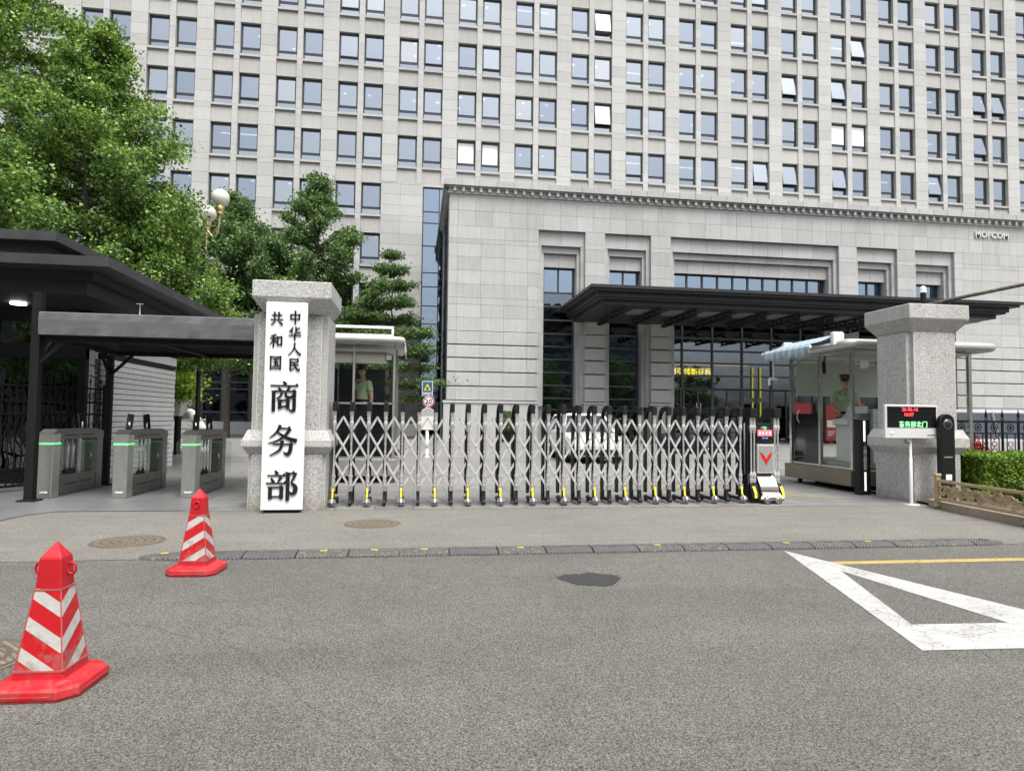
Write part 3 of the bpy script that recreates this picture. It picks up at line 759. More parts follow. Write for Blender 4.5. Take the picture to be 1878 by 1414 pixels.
# ---------------------------------------------------------------- name board with raised characters
GL = {
'中': [('v',16,72,34),('h',12,88,70),('v',82,73,34),('h',16,84,38),('v',50,98,1)],
'华': [('c',[(34,97,3),(26,80,9),(6,60,3)]),('v',27,80,50),('c',[(84,92,9),(62,76,4),(50,68,2)]),('c',[(58,98,11),(58,66,10),(62,57,8),(84,55,7),(90,60,6),(92,69,2)]),('h',3,97,34),('v',50,50,-2)],
'人': [('c',[(52,97,11),(49,65,10),(32,30,6),(3,2,2)]),('c',[(51,66,3),(66,34,10),(97,5,15)])],
'民': [('h',20,82,90),('v',78,92,64),('h',20,80,66),('v',22,92,6),('h',22,84,44),('c',[(20,5,6),(34,10,6),(50,24,2)]),('c',[(50,66,11),(58,36,11),(78,10,12),(88,6,11),(92,26,2)])],
'共': [('h',12,88,73),('v',34,96,42),('v',66,96,42),('h',3,97,40),('c',[(36,32,10),(26,16,7),(6,3,2)]),('c',[(60,34,3),(78,20,10),(92,3,14)])],
'和': [('c',[(48,96,9),(30,88,6),(8,84,2)]),('h',3,54,66),('v',30,90,-2),('c',[(28,66,7),(18,42,5),(2,22,2)]),('c',[(32,60,3),(42,50,9),(52,38,9)]),('v',62,80,12),('h',62,92,76),('v',90,80,12),('h',62,92,20)],
'国': [('v',14,95,-3),('h',14,90,91),('v',86,95,-3),('h',14,86,5),('h',28,74,76),('h',32,70,52),('h',26,76,22),('v',50,76,22),('c',[(60,44,3),(70,32,9)])],
'商': [('c',[(46,101,4),(55,90,12)]),('h',2,98,84),('c',[(30,80,4),(38,68,11)]),('c',[(68,82,10),(60,68,4)]),('v',14,66,-3),('h',14,90,65),('v',86,68,2),('c',[(88,4,10),(78,-1,7),(68,6,2)]),('c',[(42,62,9),(38,50,6),(24,42,2)]),('c',[(56,62,8),(57,50,8),(68,46,8),(78,48,7),(78,56,2)]),('v',36,36,6),('h',36,68,34),('v',64,36,6),('h',36,64,13)],
'务': [('c',[(42,100,10),(30,76,7),(6,56,2)]),('h',36,76,87),('c',[(76,88,10),(56,62,8),(30,46,5),(2,38,2)]),('c',[(32,76,4),(58,60,9),(76,52,11),(99,46,13)]),('h',18,84,33),('c',[(80,36,12),(77,12,12),(68,0,11),(54,8,2)]),('c',[(50,47,11),(42,16,8),(8,-4,2)])],
'部': [('c',[(28,101,4),(36,89,12)]),('h',4,62,82),('c',[(16,76,4),(24,60,10)]),('c',[(48,79,10),(38,60,4)]),('h',0,66,55),('v',14,43,2),('h',14,54,41),('v',50,44,2),('h',14,50,9),('v',70,94,-4),('h',70,92,90),('c',[(95,94,9),(88,74,7),(80,60,3)]),('c',[(80,60,4),(94,46,12),(94,28,13),(84,20,9),(76,28,2)])],
}
def glyph_mesh(ch, cx_, cz_, w, h, y, mb, d=.016):
    sx, sz = w/100, h/100; k = 0
    for st in GL[ch]:
        k += 1; yy = y-d-.0006*k
        P = lambda u, v: (cx_+(u-50)*sx, cz_+(v-50)*sz)
        if st[0] == 'h':
            _, a, b, v = st; t = 4.2
            mb.prism([P(a, v), P(a, v+t), P(b-9, v+t), P(b-4.5, v+t+7), P(b+1.5, v+t*.6), P(b, v)], yy, y, 'xz')
        elif st[0] == 'v':
            _, u, v1, v0 = st; t = 6.2
            mb.prism([P(u-t, v1+1), P(u-t-2.5, v1+4), P(u+t+2, v1-1), P(u+t, v1-4), P(u+t, v0+2), P(u+t-2, v0), P(u-t+1, v0-1), P(u-t, v0+1)], yy, y, 'xz')
        else:
            pts = st[1]; xs = np.array([p[0] for p in pts], float); zs = np.array([p[1] for p in pts], float); ws = np.array([p[2] for p in pts], float)
            n = len(pts); tt = np.linspace(0, n-1, (n-1)*4+1); i0 = np.arange(n)
            def cr_sp(a):
                out = []
                for t_ in tt:
                    i = min(int(t_), n-2); f = t_-i
                    p0, p1, p2, p3 = a[max(i-1, 0)], a[i], a[i+1], a[min(i+2, n-1)]
                    out.append(.5*((2*p1)+(-p0+p2)*f+(2*p0-5*p1+4*p2-p3)*f*f+(-p0+3*p1-3*p2+p3)*f**3))
                return np.array(out)
            X, Z, W = cr_sp(xs), cr_sp(zs), np.maximum(cr_sp(ws), 1.2)*.55
            dx, dz = np.gradient(X), np.gradient(Z); L = np.hypot(dx, dz)+1e-6; nx, nz = -dz/L, dx/L
            for i in range(len(X)-1):
                q = [P(X[i]+nx[i]*W[i], Z[i]+nz[i]*W[i]), P(X[i+1]+nx[i+1]*W[i+1], Z[i+1]+nz[i+1]*W[i+1]), P(X[i+1]-nx[i+1]*W[i+1], Z[i+1]-nz[i+1]*W[i+1]), P(X[i]-nx[i]*W[i], Z[i]-nz[i]*W[i])]
                mb.prism(q, yy-.00005*i, y, 'xz')
SBX, SBY = -1.925, 10.10
sb = empty('name_board', (SBX, SBY, 0), 'tall white vertical name board with raised black Chinese characters on the left pillar', 'sign board')
m = MB(); m.cbox(-.30, .30, 0, .045, .05, 3.13, .008); m.build('board', plain('board_white_lacquer', (.80, .81, .81), .3, var=.02), sb)
m = MB(); m.box(-.26, .26, .02, .2, .02, .05); m.box(-.2, -.1, .045, .262, 2.4, 2.5); m.box(.1, .2, .045, .262, 2.4, 2.5); m.box(-.2, .2, .045, .262, .5, .6); m.build('bracket', M['blackmetal'], sb)
MBK = plain('character_black_lacquer', (.012, .012, .013), .28, var=.1)
def zpx(y): return 3.14-(y-556)/380*3.10
for ch, dx_, y_, w_, h_ in (('中',.125,585,.185,.205),('华',.125,614,.19,.205),('人',.125,642.5,.19,.195),('民',.125,671,.19,.195),
                            ('共',-.14,587.5,.19,.20),('和',-.14,628,.19,.20),('国',-.14,668,.19,.20),
                            ('商',-.005,729,.41,.43),('务',-.01,808,.42,.43),('部',-.005,890,.44,.42)):
    g = MB(); glyph_mesh(ch, dx_, zpx(y_), w_, h_, 0, g); g.build('character', MBK, sb)

# ---------------------------------------------------------------- retractable gate
gate = empty('retractable_gate', (2.5, 10.8, 0), 'long folding retractable gate of silver scissor bars and black arched posts across the driveway', 'gate')
GX = [-1.27+.2675*i for i in range(27)]
def gy(x): return 10.76+.03*max(0, (x-2))*1.0+.0
GD = .46
mt = [M['steel_l'] if 'steel_l' in M else M['chrome'], M['black'], M['yellow'], M['white']]
M['alu'] = plain('silver_aluminium', (.56, .565, .56), .4, .3, var=.06); M['gold_knob'] = plain('beige_knob', (.62, .47, .26), .4, .3)
# one unit is built around x = 0 then copied
def gate_unit(wheel):
    root = empty('gate_post', (0, 0, 0)); root.parent = gate
    p = MB(); r_ = .0165
    p.lathe([(.020,.34),(.030,.36),(.032,.42),(.024,.44),(.034,.46),(.034,.50),(.022,.53),(.026,.56),(r_,.60),(r_,1.22),(.026,1.24),(.022,1.27),(.034,1.29),(.034,1.35),(.024,1.37),(.030,1.40),(.030,1.44),(.022,1.47)], (0, 0, 0), 12)
    p.build('front_tube', M['chrome'], root)
    a = MB(); a.box(-.030, .030, -.030, .03, 1.45, 1.52); a.box(-.034, .034, -.034, .03, .25, .34); a.build('collar', M['steel'], root)
    c = MB()
    prof = [(-.035,1.52),(-.038,1.64),(-.025,1.665),(0,1.675),(.16,1.675),(.30,1.655),(.40,1.60),(.455,1.50),(.47,1.38),(.47,.16),(.41,.16),(.41,1.36),(.39,1.46),(.34,1.54),(.26,1.585),(.10,1.60),(.045,1.59),(.04,1.52)]
    c.prism(prof, -.024, .024, 'yz'); c.build('arched_cap', M['black'], root, bevel=.004)
    c = MB(); c.box(-.0275, -.0242, .30, .475, .16, 1.4); c.box(-.034, .034, -.042, .05, 1.525, 1.66); c.box(-.034, .020, .03, .06, .25, 1.6); c.box(-.02, .02, .425, .455, .16, 1.3); c.build('rear_post', M['gunblack'], root)
    b = MB()
    if wheel:
        b.mat(0).prism([(-.02,.27),(.04,.27),(.05,.10),(-.03,.12),(-.05,.16)], -.024, .024, 'yz')
        b.box(-.025, .025, .05, .46, .055, .10)
        fo = b.build('foot', M['gunblack'], root)
        y_ = MB(); y_.prism([(-.036, .30), (-.030, .30), (-.050, .20), (-.062, .155), (-.069, .155), (-.058, .20)], -.015, .015, 'yz'); y_.build('reflector', M['yellow'], fo)
        w_ = MB(); w_.lathe([(.062*math.sin(t), -.062*math.cos(t)) for t in np.linspace(.02, PI-.02, 11)], (0, -.085, .064), 18, 'x'); wb = w_.build('ball_wheel', M['steel_d'], root)
        w_ = MB()
        for k in range(5):
            a_ = k*2*PI/5+.3; w_.lathe([(.001, -.003), (.011, -.003), (.011, .0)], (.030*math.cos(a_), -.085-.0555, .064+.030*math.sin(a_)), 6, 'y')
        w_.build('wheel_hole', M['black'], wb)
        w_ = MB(); w_.tube([(.0, -.085+.070*math.cos(t), .068+.070*math.sin(t)) for t in np.linspace(.15*PI, .95*PI, 9)], .020, 8)
        w_.prism([(-.062, .0), (.062, .0), (.058, .028), (.035, .055), (0, .066), (-.035, .055), (-.058, .028)], -.135, -.075, 'xz', (0, 0, .082)); w_.build('mudguard', M['steel'], root)
        w_ = MB(); w_.lathe([(.001,-.018),(.055,-.018),(.055,.018),(.001,.018)], (.02, .47, .056), 16, 'x'); w_.build('rear_wheel', M['rubber'], root)
    else:
        b.prism([(-.03,.27),(.05,.27),(.06,.12),(.03,.035),(-.07,.03),(-.085,.07),(-.05,.10),(-.035,.17)], -.024, .024, 'yz')
        b.box(-.02, .02, .06, .46, .05, .10); b.box(-.024, .024, .38, .48, .03, .2)
        fo = b.build('foot', M['gunblack'], root)
    return root
U = [gate_unit(True), gate_unit(False)]
used = [False, False]
for i, x in enumerate(GX):
    k = i % 2
    u = U[k] if not used[k] else copy_tree(U[k]); used[k] = True
    u.parent = gate; u.location = (x-2.5, gy(x)-10.8, 0)
# lattices in front and behind, one object per bay, with pivot knobs
def lattice(name, xa, ya, xb, yb, dy):
    s = MB(); xm, ym = (xa+xb)/2-2.5, (ya+yb)/2-10.8+dy
    A = (xa-2.5, ya-10.8+dy); B = (xb-2.5, yb-10.8+dy)
    zz = [1.43, 1.20, .97, .74, .51, .28]
    for i in range(5):
        za, zb = zz[i], zz[i+1]
        for (E_, s_) in ((A, -1), (B, 1)):
            o_ = .008*s_*(1 if i % 2 else -1)
            if i % 2 == 0: s.bar((xm, ym+o_, za), (E_[0], E_[1]+o_, zb), .016, .033, (0, 0, 1))
            else: s.bar((E_[0], E_[1]+o_, za), (xm, ym+o_, zb), .016, .033, (0, 0, 1))
    o = s.build(name, M['alu'], gate)
    for z in (1.43, .97, .51):
        k = MB(); k.lathe([(.001, -.022), (.011, -.020), (.013, -.006), (.001, -.004)], (xm, ym, z), 8, 'y'); k.build('pivot_knob', M['gold_knob'], o)
for i in range(26):
    a, b = GX[i], GX[i+1]
    lattice('scissor_bars', a, gy(a), b, gy(b), .035)
# drive unit at the open end
DX, DY = 5.93, 10.86
du = empty('drive_unit', (DX-2.5, DY-10.8, 0)); du.parent = gate
for x in (-.05, .01, .40, .46):
    p = MB(); p.lathe([(.020,.34),(.030,.36),(.032,.42),(.024,.44),(.034,.46),(.034,.50),(.022,.53),(.0165,.57),(.0165,1.22),(.026,1.24),(.022,1.27),(.034,1.29),(.034,1.35),(.024,1.37),(.030,1.40),(.022,1.50)], (x, 0, 0), 12); p.build('front_tube', M['chrome'], du)
for x in (-.02, .43):
    c = MB(); c.prism([(-.06,1.50),(-.06,1.67),(.2,1.675),(.34,1.63),(.44,1.5),(.46,1.3),(.46,.12),(.38,.12),(.38,1.3),(.30,1.47),(.12,1.52),(.05,1.50)], x-.065, x+.065, 'yz')
    c.prism([(-.04,.33),(.1,.33),(.12,.05),(-.10,.05),(-.13,.12),(-.10,.18)], x-.07, x+.07, 'yz')
    if x < 0: c.box(x-.10, x-.08, .0, .44, .1, 1.45)
    c.build('arched_cap', M['black'], du, bevel=.005)
    y_ = MB(); sx_ = x-.03 if x < .2 else x+.035
    y_.add([(sx_-.025,-.085,.30),(sx_+.025,-.085,.30),(sx_+.035,-.14,.19),(sx_-.015,-.14,.19),(sx_+.04,-.145,.10),(sx_-.01,-.145,.10)], [(0,1,2,3),(3,2,4,5)]); y_.build('reflector', M['yellow'], du)
m = MB(); m.cbox(.05, .36, .0, .30, .48, 1.40, .01); m.build('housing', M['black'], du)
m = MB(); m.lathe([(.001,-.004),(.13,-.004),(.135,.004)], (.205, -.012, 1.22), 28, 'y'); m.build('screen', M['screen'], du)
m = MB(); m.box(.07, .34, -.02, -.008, 1.175, 1.285); sm_ = m.build('red_display', emit('red_led_display', (.95, .10, .12), .8), du)
lt = emit('faint_pink', (1, .65, .65), 1.0)
m = MB()
for k in range(4):
    x_ = .09+k*.063
    m.box(x_, x_+.035, -.024, -.0205, 1.235, 1.242); m.box(x_+.014, x_+.021, -.024, -.0205, 1.205, 1.26); m.box(x_+.004, x_+.031, -.024, -.0205, 1.205, 1.211)
m.build('display_characters', lt, sm_)
m = MB(); m.lathe([(.001,-.004),(.030,-.004),(.030,.002)], (.205, -.018, 1.315), 20, 'y'); m.build('green_badge', emit('green_badge', (.05, .55, .2), .5), du)
m = MB()
for k in range(3): m.lathe([(.001,-.004),(.013,-.004),(.013,.002)], (.165+k*.04, -.018, 1.14), 10, 'y')
m.build('blue_keys', emit('blue_keys', (.1, .25, .6), .5), du)
m = MB(); m.cbox(.045, .365, -.05, -.0, .52, 1.03, .006); pn = m.build('front_panel', plain('silver_panel_trim', (.62, .62, .61), .35, .5, var=.05), du)
m = MB(); m.box(.075, .335, -.056, -.0505, .56, 1.0); m.build('panel_face', plain('grey_panel', (.34, .34, .34), .45, .3, var=.05), pn)
m = MB()
vee = [(.205,.66),(.222,.72),(.245,.75),(.258,.752),(.266,.785),(.285,.80),(.30,.845),(.325,.895),(.275,.872),(.245,.84),(.222,.80),(.205,.77)]
m.prism(vee, -.064, -.0565, 'xz'); m.prism([(.41-x, z) for x, z in vee][::-1], -.0635, -.0565, 'xz')
m.build('red_emblem', plain('emblem_red', (.62, .01, .015), .3, var=.04), pn)
M['polst'] = plain('polished_steel', (.58, .575, .56), .2, .95, var=.05)
m = MB(); m.prism([(.02,.50),(-.13,.30),(-.14,.235),(-.12,.235),(-.20,.185),(-.24,.13),(-.25,.075),(.30,.075),(.30,.50)], .06, .385, 'yz')
m.build('steel_nose', M['polst'], du, bevel=.006)
m = MB(); m.prism([(-.132,.30),(-.15,.236),(-.10,.236),(-.10,.30)], .055, .39, 'yz'); m.build('nose_step', plain('brown_steel', (.24, .21, .17), .3, .8), du)
for x in (.125, .325):
    m = MB(); m.lathe([(.001,-.04),(.06,-.04),(.072,-.03),(.072,.03),(.001,.03)], (x, -.20, .074), 24, 'x' if False else 'y'); wh = m.build('wheel', M['rubber'], du)
    m = MB(); m.lathe([(.001,-.006),(.045,-.006),(.050,.0)], (x, -.243, .074), 20, 'y')
    m.build('rim', M['steel'], wh)
    m = MB()
    for k in range(5):
        t = 2*PI*k/5; m.lathe([(.001, -.002), (.012, -.002), (.012, .0)], (x+.028*math.cos(t), -.2505, .074+.028*math.sin(t)), 8, 'y')
    m.build('rim_hole', M['black'], wh)
    m = MB(); m.tube([(x+.08*math.cos(t), -.20, .078+.08*math.sin(t)) for t in np.linspace(.05*PI, .95*PI, 10)], .03, 8); m.build('mudguard', M['white'], du)
m = MB()
for s_ in (.1, .3):
    m.lathe([(.001,0),(.03,0),(.03,.9),(.001,.9)], (-.10, s_, .5), 10)
m.build('rear_guide', M['alu'], du)

# ---------------------------------------------------------------- traffic cones (square, red, reflective bands)
def band_mat():
    N = NT('cone_reflective_bands'); p = N.coord(); s = N.n('SeparateXYZ'); N.l(p, s.inputs[0])
    # diagonal white bands rising to the corner facing out, mirrored at each edge
    ax = N.math('ABSOLUTE', s.outputs[0]); ay = N.math('ABSOLUTE', s.outputs[1])
    q = N.math('DIVIDE', N.math('MULTIPLY', s.outputs[0], s.outputs[1]), N.math('MAXIMUM', ax, ay))
    z = N.math('SUBTRACT', s.outputs[2], N.math('MULTIPLY', q, .62))
    fr = N.math('FRACT', N.math('DIVIDE', N.math('ADD', z, .055), .168))
    wh = N.math('LESS_THAN', fr, .42)
    c = N.mix(wh, (.50, .008, .014), (.50, .50, .47))
    n = N.noise(p, 22, 4, .7); c = N.mix(1.0, c, N.ramp(n, [(.3, .82), (.65, 1.0)]), 'MULTIPLY')
    dirt = N.math('ADD', N.noise(p, 9, 5, .75), N.math('MULTIPLY', s.outputs[2], .35)); c = N.mix(N.ramp(dirt, [(.46, .55), (.58, 0.0)]), c, (.20, .17, .15))
    N.set(color=c, rough=.42); N.bump(N.noise(p, 14, 3), .15, .01); return N.m
M['bands'] = band_mat()
N = NT('cone_red_plastic'); p = N.coord(); s = N.n('SeparateXYZ'); N.l(p, s.inputs[0])
c = N.ramp(N.noise(p, 5, 4), [(.3, (.40, .006, .014)), (.7, (.50, .010, .018))])
d_ = N.math('ADD', N.noise(p, 14, 5, .8), N.math('MULTIPLY', s.outputs[2], .9))
c = N.mix(N.ramp(d_, [(.42, .40), (.60, 0.0)]), c, (.21, .13, .11))          # road dirt low on the foot
c = N.mix(N.ramp(N.noise(p, 48, 3, .7), [(.68, 0.0), (.76, .25)]), c, (.45, .12, .12))   # scuffs
N.set(color=c, rough=.45); N.bump(N.noise(p, 30, 3), .12, .004); M['conered'] = N.m
def cone(loc, rz, label, flat=False):
    t = empty('traffic_cone', loc, label, 'traffic cone', 'red and white square traffic cones', rz)
    b = MB()
    def octo(h, c): return [(-h+c,-h),(h-c,-h),(h,-h+c),(h,h-c),(h-c,h),(-h+c,h),(-h,h-c),(-h,-h+c)]
    def ring(mb, levels):
        vs = []; fs = []
        for h, c, z in levels: vs += [(x, y, z) for x, y in octo(h, c)]
        for k in range(len(levels)-1):
            for i in range(8): fs.append((k*8+i, k*8+(i+1) % 8, k*8+8+(i+1) % 8, k*8+8+i))
        fs.append(tuple(range(7, -1, -1))); fs.append(tuple(range(len(vs)-8, len(vs)))); mb.add(vs, fs)
    ring(b, [(.235, .08, 0.0), (.235, .08, .012), (.241, .08, .016), (.235, .08, .055), (.220, .075, .065), (.175, .045, .072), (.150, .012, .085)])
    for s in (-1, 1): b.box(-.13, .13, s*.238-.004, s*.238+.004, .022, .034); b.box(s*.238-.004, s*.238+.004, -.13, .13, .022, .034)
    b.build('base', M['conered'], t, bevel=.006)
    z0, z1, r0, r1 = .082, .66, .138, .072
    def sq(mb, levels):
        vs = []; fs = []
        for h, z in levels: 
            c = h*.10
            vs += [(x, y, z) for x, y in octo(h, c)]
        for k in range(len(levels)-1):
            for i in range(8): fs.append((k*8+i, k*8+(i+1) % 8, k*8+8+(i+1) % 8, k*8+8+i))
        fs.append(tuple(range(7, -1, -1))); fs.append(tuple(range(len(vs)-8, len(vs)))); mb.add(vs, fs)
    h = MB(); sq(h, [(.070, .545), (.060, .70), (.055, .712), (.004, .785)])
    h.build('head', M['conered'], t, bevel=.004)
    s = MB(); sq(s, [(.138, .08), (.133, .115), (.131, .1175)]); s.build('neck', M['conered'], t)
    s = MB(); sq(s, [(.131, .118), (.070, .545)]); s.build('reflective_sleeve', M['bands'], t)
    e = MB()
    for sx_, sy_ in ((-1,-1),(1,-1),(1,1),(-1,1)):
        e.bar((sx_*.1275, sy_*.1275, .12), (sx_*.0685, sy_*.0685, .543), .006, .006)
    for z, hh in ((.124, .1315), (.538, .0715)):
        e.bar((-hh, -hh, z), (hh, -hh, z), .006, .01); e.bar((hh, -hh, z), (hh, hh, z), .006, .01); e.bar((hh, hh, z), (-hh, hh, z), .006, .01); e.bar((-hh, hh, z), (-hh, -hh, z), .006, .01)
    e.build('seam', plain('pale_seam', (.42, .09, .09), .5), t)
    for s_ in (-1, 1):
        l = MB(); l.tube([(s_*(.066+.020+.024*math.cos(a)), 0, .64+.032*math.sin(a)) for a in np.linspace(0, 2*PI, 14)[:-1]], .0075, 6, closed=True); ro = l.build('ring', M['conered'], t)
        if flat: ro.location = (s_*.069, 0, .0); bpy.context.view_layer.update(); ro.data.transform(Matrix.Translation((s_*.0, 0, .64)) @ Matrix.Rotation(R(90), 4, 'Z') @ Matrix.Translation((-s_*.086, 0, -.64)))
    return t
c1 = cone((-1.885, 3.86, 0), R(-3), 'red and white square traffic cone nearest the camera at bottom left')
c2 = cone((-1.96, 6.46, 0), R(86), 'red and white square traffic cone standing beside the rubber speed bump', True)
for _c in (c1, c2): _c.scale = (.93, .93, .965)

# ---------------------------------------------------------------- speed bump
sbm = empty('speed_bump', (2.2, 7.1, 0), 'worn black rubber speed bump with faded yellow marks across the road', 'speed bump')
def bump_mat(y):
    N = NT('speed_bump_rubber'); p = N.coord(); s = N.n('SeparateXYZ'); N.l(p, s.inputs[0])
    a = N.math('ABSOLUTE', N.math('SUBTRACT', s.outputs[0], .25))
    d = N.math('FRACT', N.math('MULTIPLY', N.math('ADD', a, N.math('MULTIPLY', s.outputs[1], 1.0)), 26))
    g = N.math('LESS_THAN', d, .45)
    nn = N.noise(N.world(), 18, 4, .7)
    c = N.mix(1.0, N.ramp(nn, [(.3, (.065, .066, .067)), (.7, (.115, .115, .112))]), N.mix(g, 1.15, .45), 'MULTIPLY')
    ye = N.math('MULTIPLY', N.math('LESS_THAN', N.math('FRACT', N.math('MULTIPLY', N.math('FLOOR', N.math('DIVIDE', N.n('ObjectInfo').outputs['Random'], .3)), .5)), .4), N.math('GREATER_THAN', N.noise(N.world(), 30, 4, .8), .60))
    c = N.mix(ye, c, (.30, .24, .12)); N.set(color=c, rough=.75); N.bump(g, -.6, .006); return N.m
M['bump'] = bump_mat(0)
nseg = 19; seg = 9.84/nseg
for i in range(nseg):
    x = -2.72+i*seg; m = MB(); w = seg-.014
    if i in (0, nseg-1):
        vs = []; lv = ((0, 1), (.02, .95), (.038, .55))
        sgn = -1 if i == 0 else 1; x0 = w if i == 0 else 0; n = 12
        for z, k in lv:
            vs += [(x0, -.17*k, z)] + [(x0+sgn*w*k*math.cos(t)*1.0, .17*k*math.sin(t), z) for t in np.linspace(-PI/2, PI/2, n)] + [(x0, .17*k, z)]
        L = n+2; fs = []
        for k in range(2):
            for j in range(L): fs.append((k*L+j, k*L+(j+1) % L, (k+1)*L+(j+1) % L, (k+1)*L+j))
        fs.append(tuple(range(2*L, 3*L))); m.add(vs, fs)
    else:
        m.prism([(-.17, 0), (.17, 0), (.165, .015), (.08, .042), (-.08, .042), (-.165, .015)], 0, w, 'yz')
    o = m.build('bump_module', M['bump'], sbm, (x-2.2, random.uniform(-.004, .004), .003))
    if i in (0, 3, 4, 7, 13) or i % 5 == 0:
        k = MB(); k.box(w/2-.035, w/2+.035, -.04, .02, .04, .0455); k.build('yellow_reflector', plain('worn_yellow', (.42, .33, .07), .6, var=.5, scale=30) if 'wy' not in M else M['wy'], o)
    else:
        k = MB(); k.box(w/2-.045, w/2+.045, -.04, .03, .04, .0445); k.build('bolt_plate', M['rubber'], o)

# ---------------------------------------------------------------- manhole covers
def manhole(loc, r, label, sc_=1):
    t = empty('manhole_cover', loc, label, 'manhole cover', 'round manhole covers')
    m = MB(); m.lathe([(r*1.06, 0), (r*1.06, .006), (r*1.0, .007)], (0, 0, 0), 40); m.build('rim', plain('iron_rim', (.15, .125, .095), .7, .2, var=.2), t)
    N = NT('cast_iron_cover'); p = N.coord(); ck = N.n('TexChecker'); ck.inputs['Scale'].default_value = 34; N.l(p, ck.inputs[0])
    wv = N.n('TexWave', wave_type='RINGS', rings_direction='Z'); wv.inputs['Scale'].default_value = 3.2/r*.4; N.l(p, wv.inputs[0])
    f = N.math('MULTIPLY', ck.outputs['Fac'], N.math('GREATER_THAN', wv.outputs['Fac'], .3))
    c = N.mix(f, (.085, .07, .05), (.21, .175, .13)); c = N.mix(1.0, c, N.ramp(N.noise(p, 9, 4), [(.3, .8), (.7, 1.12)]), 'MULTIPLY')
    N.set(color=c, rough=.75); N.bump(f, .6, .006)
    m = MB(); m.lathe([(r*.98, 0), (r*.98, .010)], (0, 0, 0), 40); m.build('cover', N.m, t)
    return t
manhole((-.54, 9.04, .004), .355, 'round iron manhole cover in the tan concrete in front of the folding gate')
manhole((-3.17, 7.99, .004), .36, 'round iron manhole cover in the tan concrete left of the speed bump')
manhole((-2.62, 4.28, .002), .36, 'round iron manhole cover at the left edge beside the nearest cone')

# ---------------------------------------------------------------- turnstiles
M['green'] = emit('green_led', (.15, .95, .25), .45)
M['turn_side'] = plain('turnstile_side_steel', (.17, .165, .155), .38, .7, var=.12, scale=6)
M['tglass'] = glassy('turnstile_glass', (.90, .93, .92), .93, .01, (.8, .85, .85))
def reader(par, x, y, face):
    t = MB(); t.lathe([(.001, 0), (.02, 0), (.02, .20), (.001, .20)], (x, y, 1.10), 12); p = t.build('reader_stalk', M['steel'], par)
    s = MB(); s.cbox(-.055, .055, -.012, .012, 0, .28, .006); o = s.build('face_reader', M['black'], par, (x, y-.03*face, 1.16)); o.rotation_euler = (R(14)*(1 if face > 0 else -1)*-1, R(9)*face, R(34))
    g = MB(); g.box(-.048, .048, -.0135, -.0125, .03, .27) if face > 0 else g.box(-.048, .048, .0125, .0135, .03, .27); g.build('screen', M['screen'], o)
    g = MB(); g.box(-.057, -.0535, -.0125, .0125, 0, .28); g.build('silver_edge', M['steel'], o)
def turnstile(x0, x1, y0, label, readers, L=1.78):
    t = empty('turnstile', ((x0+x1)/2, y0, 0), label, 'turnstile', 'steel entrance turnstiles')
    w = (x1-x0)/2
    m = MB(); m.cbox(-w, w, 0, .24, .012, 1.09, .008); m.build('front_pedestal', M['steel'], t)
    m = MB(); m.cbox(-w, w, L-.24, L, .012, 1.06, .008); m.build('rear_pedestal', M['turn_side'], t)
    m = MB(); m.box(-w+.01, w-.01, .242, L-.242, .02, .36); m.box(w-.011, w+.002, .30, L-.30, .07, .33); m.build('lower_cabinet', M['turn_side'], t)
    m = MB(); m.prism([(-.005, 1.092), (.16, 1.16), (L-.28, 1.16), (L+.005, 1.10), (L+.005, .985), (L-.24, .985), (.25, .985), (.245, 1.09)], -w-.004, w+.004, 'yz'); m.build('top_housing', M['turn_side'], t, bevel=.004)
    m = MB()
    for y in (.36, .92): m.box(w+.0045, w+.008, y, y+.46, 1.045, 1.06)
    for y in (.40, .95): m.box(w+.0025, w+.006, y, y+.42, .20, .215)
    m.build('slot', M['black'], t)
    m = MB(); m.box(-w-.003, w+.003, -.003, .243, .905, .935); m.build('green_light_strip', M['green'], t)
    m = MB(); m.box(-.06, .06, -.004, -.001, .10, .125); m.build('badge', M['white'], t)
    m = MB(); m.box(-.006, .006, .25, L-.25, .37, .98); m.build('glass_side', M['tglass'], t)
    for y in (.68, .86):
        m = MB(); m.lathe([(.001, 0), (.014, 0), (.014, .54), (.001, .54)], (0.03, y, .44), 12); m.build('hinge_post', M['steel'], t)
        m = MB(); m.lathe([(.035, 0), (.04, .03), (.018, .09), (.015, .10)], (0.03, y, .36), 10); m.build('hinge_cone', M['black'], t)
    m = MB(); m.box(.02, .05, 1.02, 1.08, .36, .98); m.build('inner_post', M['steel'], t)
    for s in (-1, 1):
        if s < 0 and x0 < -5.5: continue
        m = MB(); m.cbox(s*(w+.01), s*(w+.36), .80, .812, .38, .95, .004); m.build('glass_wing', M['tglass'], t)
    m = MB(); m.prism([(1.28, .72), (1.36, .66), (1.28, .60), (1.295, .66)], w+.001, w+.003, 'yz'); m.build('arrow_mark', M['white'], t)
    for y, f in readers: reader(t, 0, y, f)
    return t
turnstile(-6.22, -5.99, 12.0, 'steel turnstile beside the black post with one face reader on top', [(1.2, -1)])
turnstile(-5.03, -4.80, 11.95, 'steel turnstile in the middle of the row under the grey awning', [(.30, 1), (1.05, -1)])
turnstile(-3.93, -3.70, 11.92, 'steel turnstile closest to the white name board', [(.30, 1), (1.05, -1)])

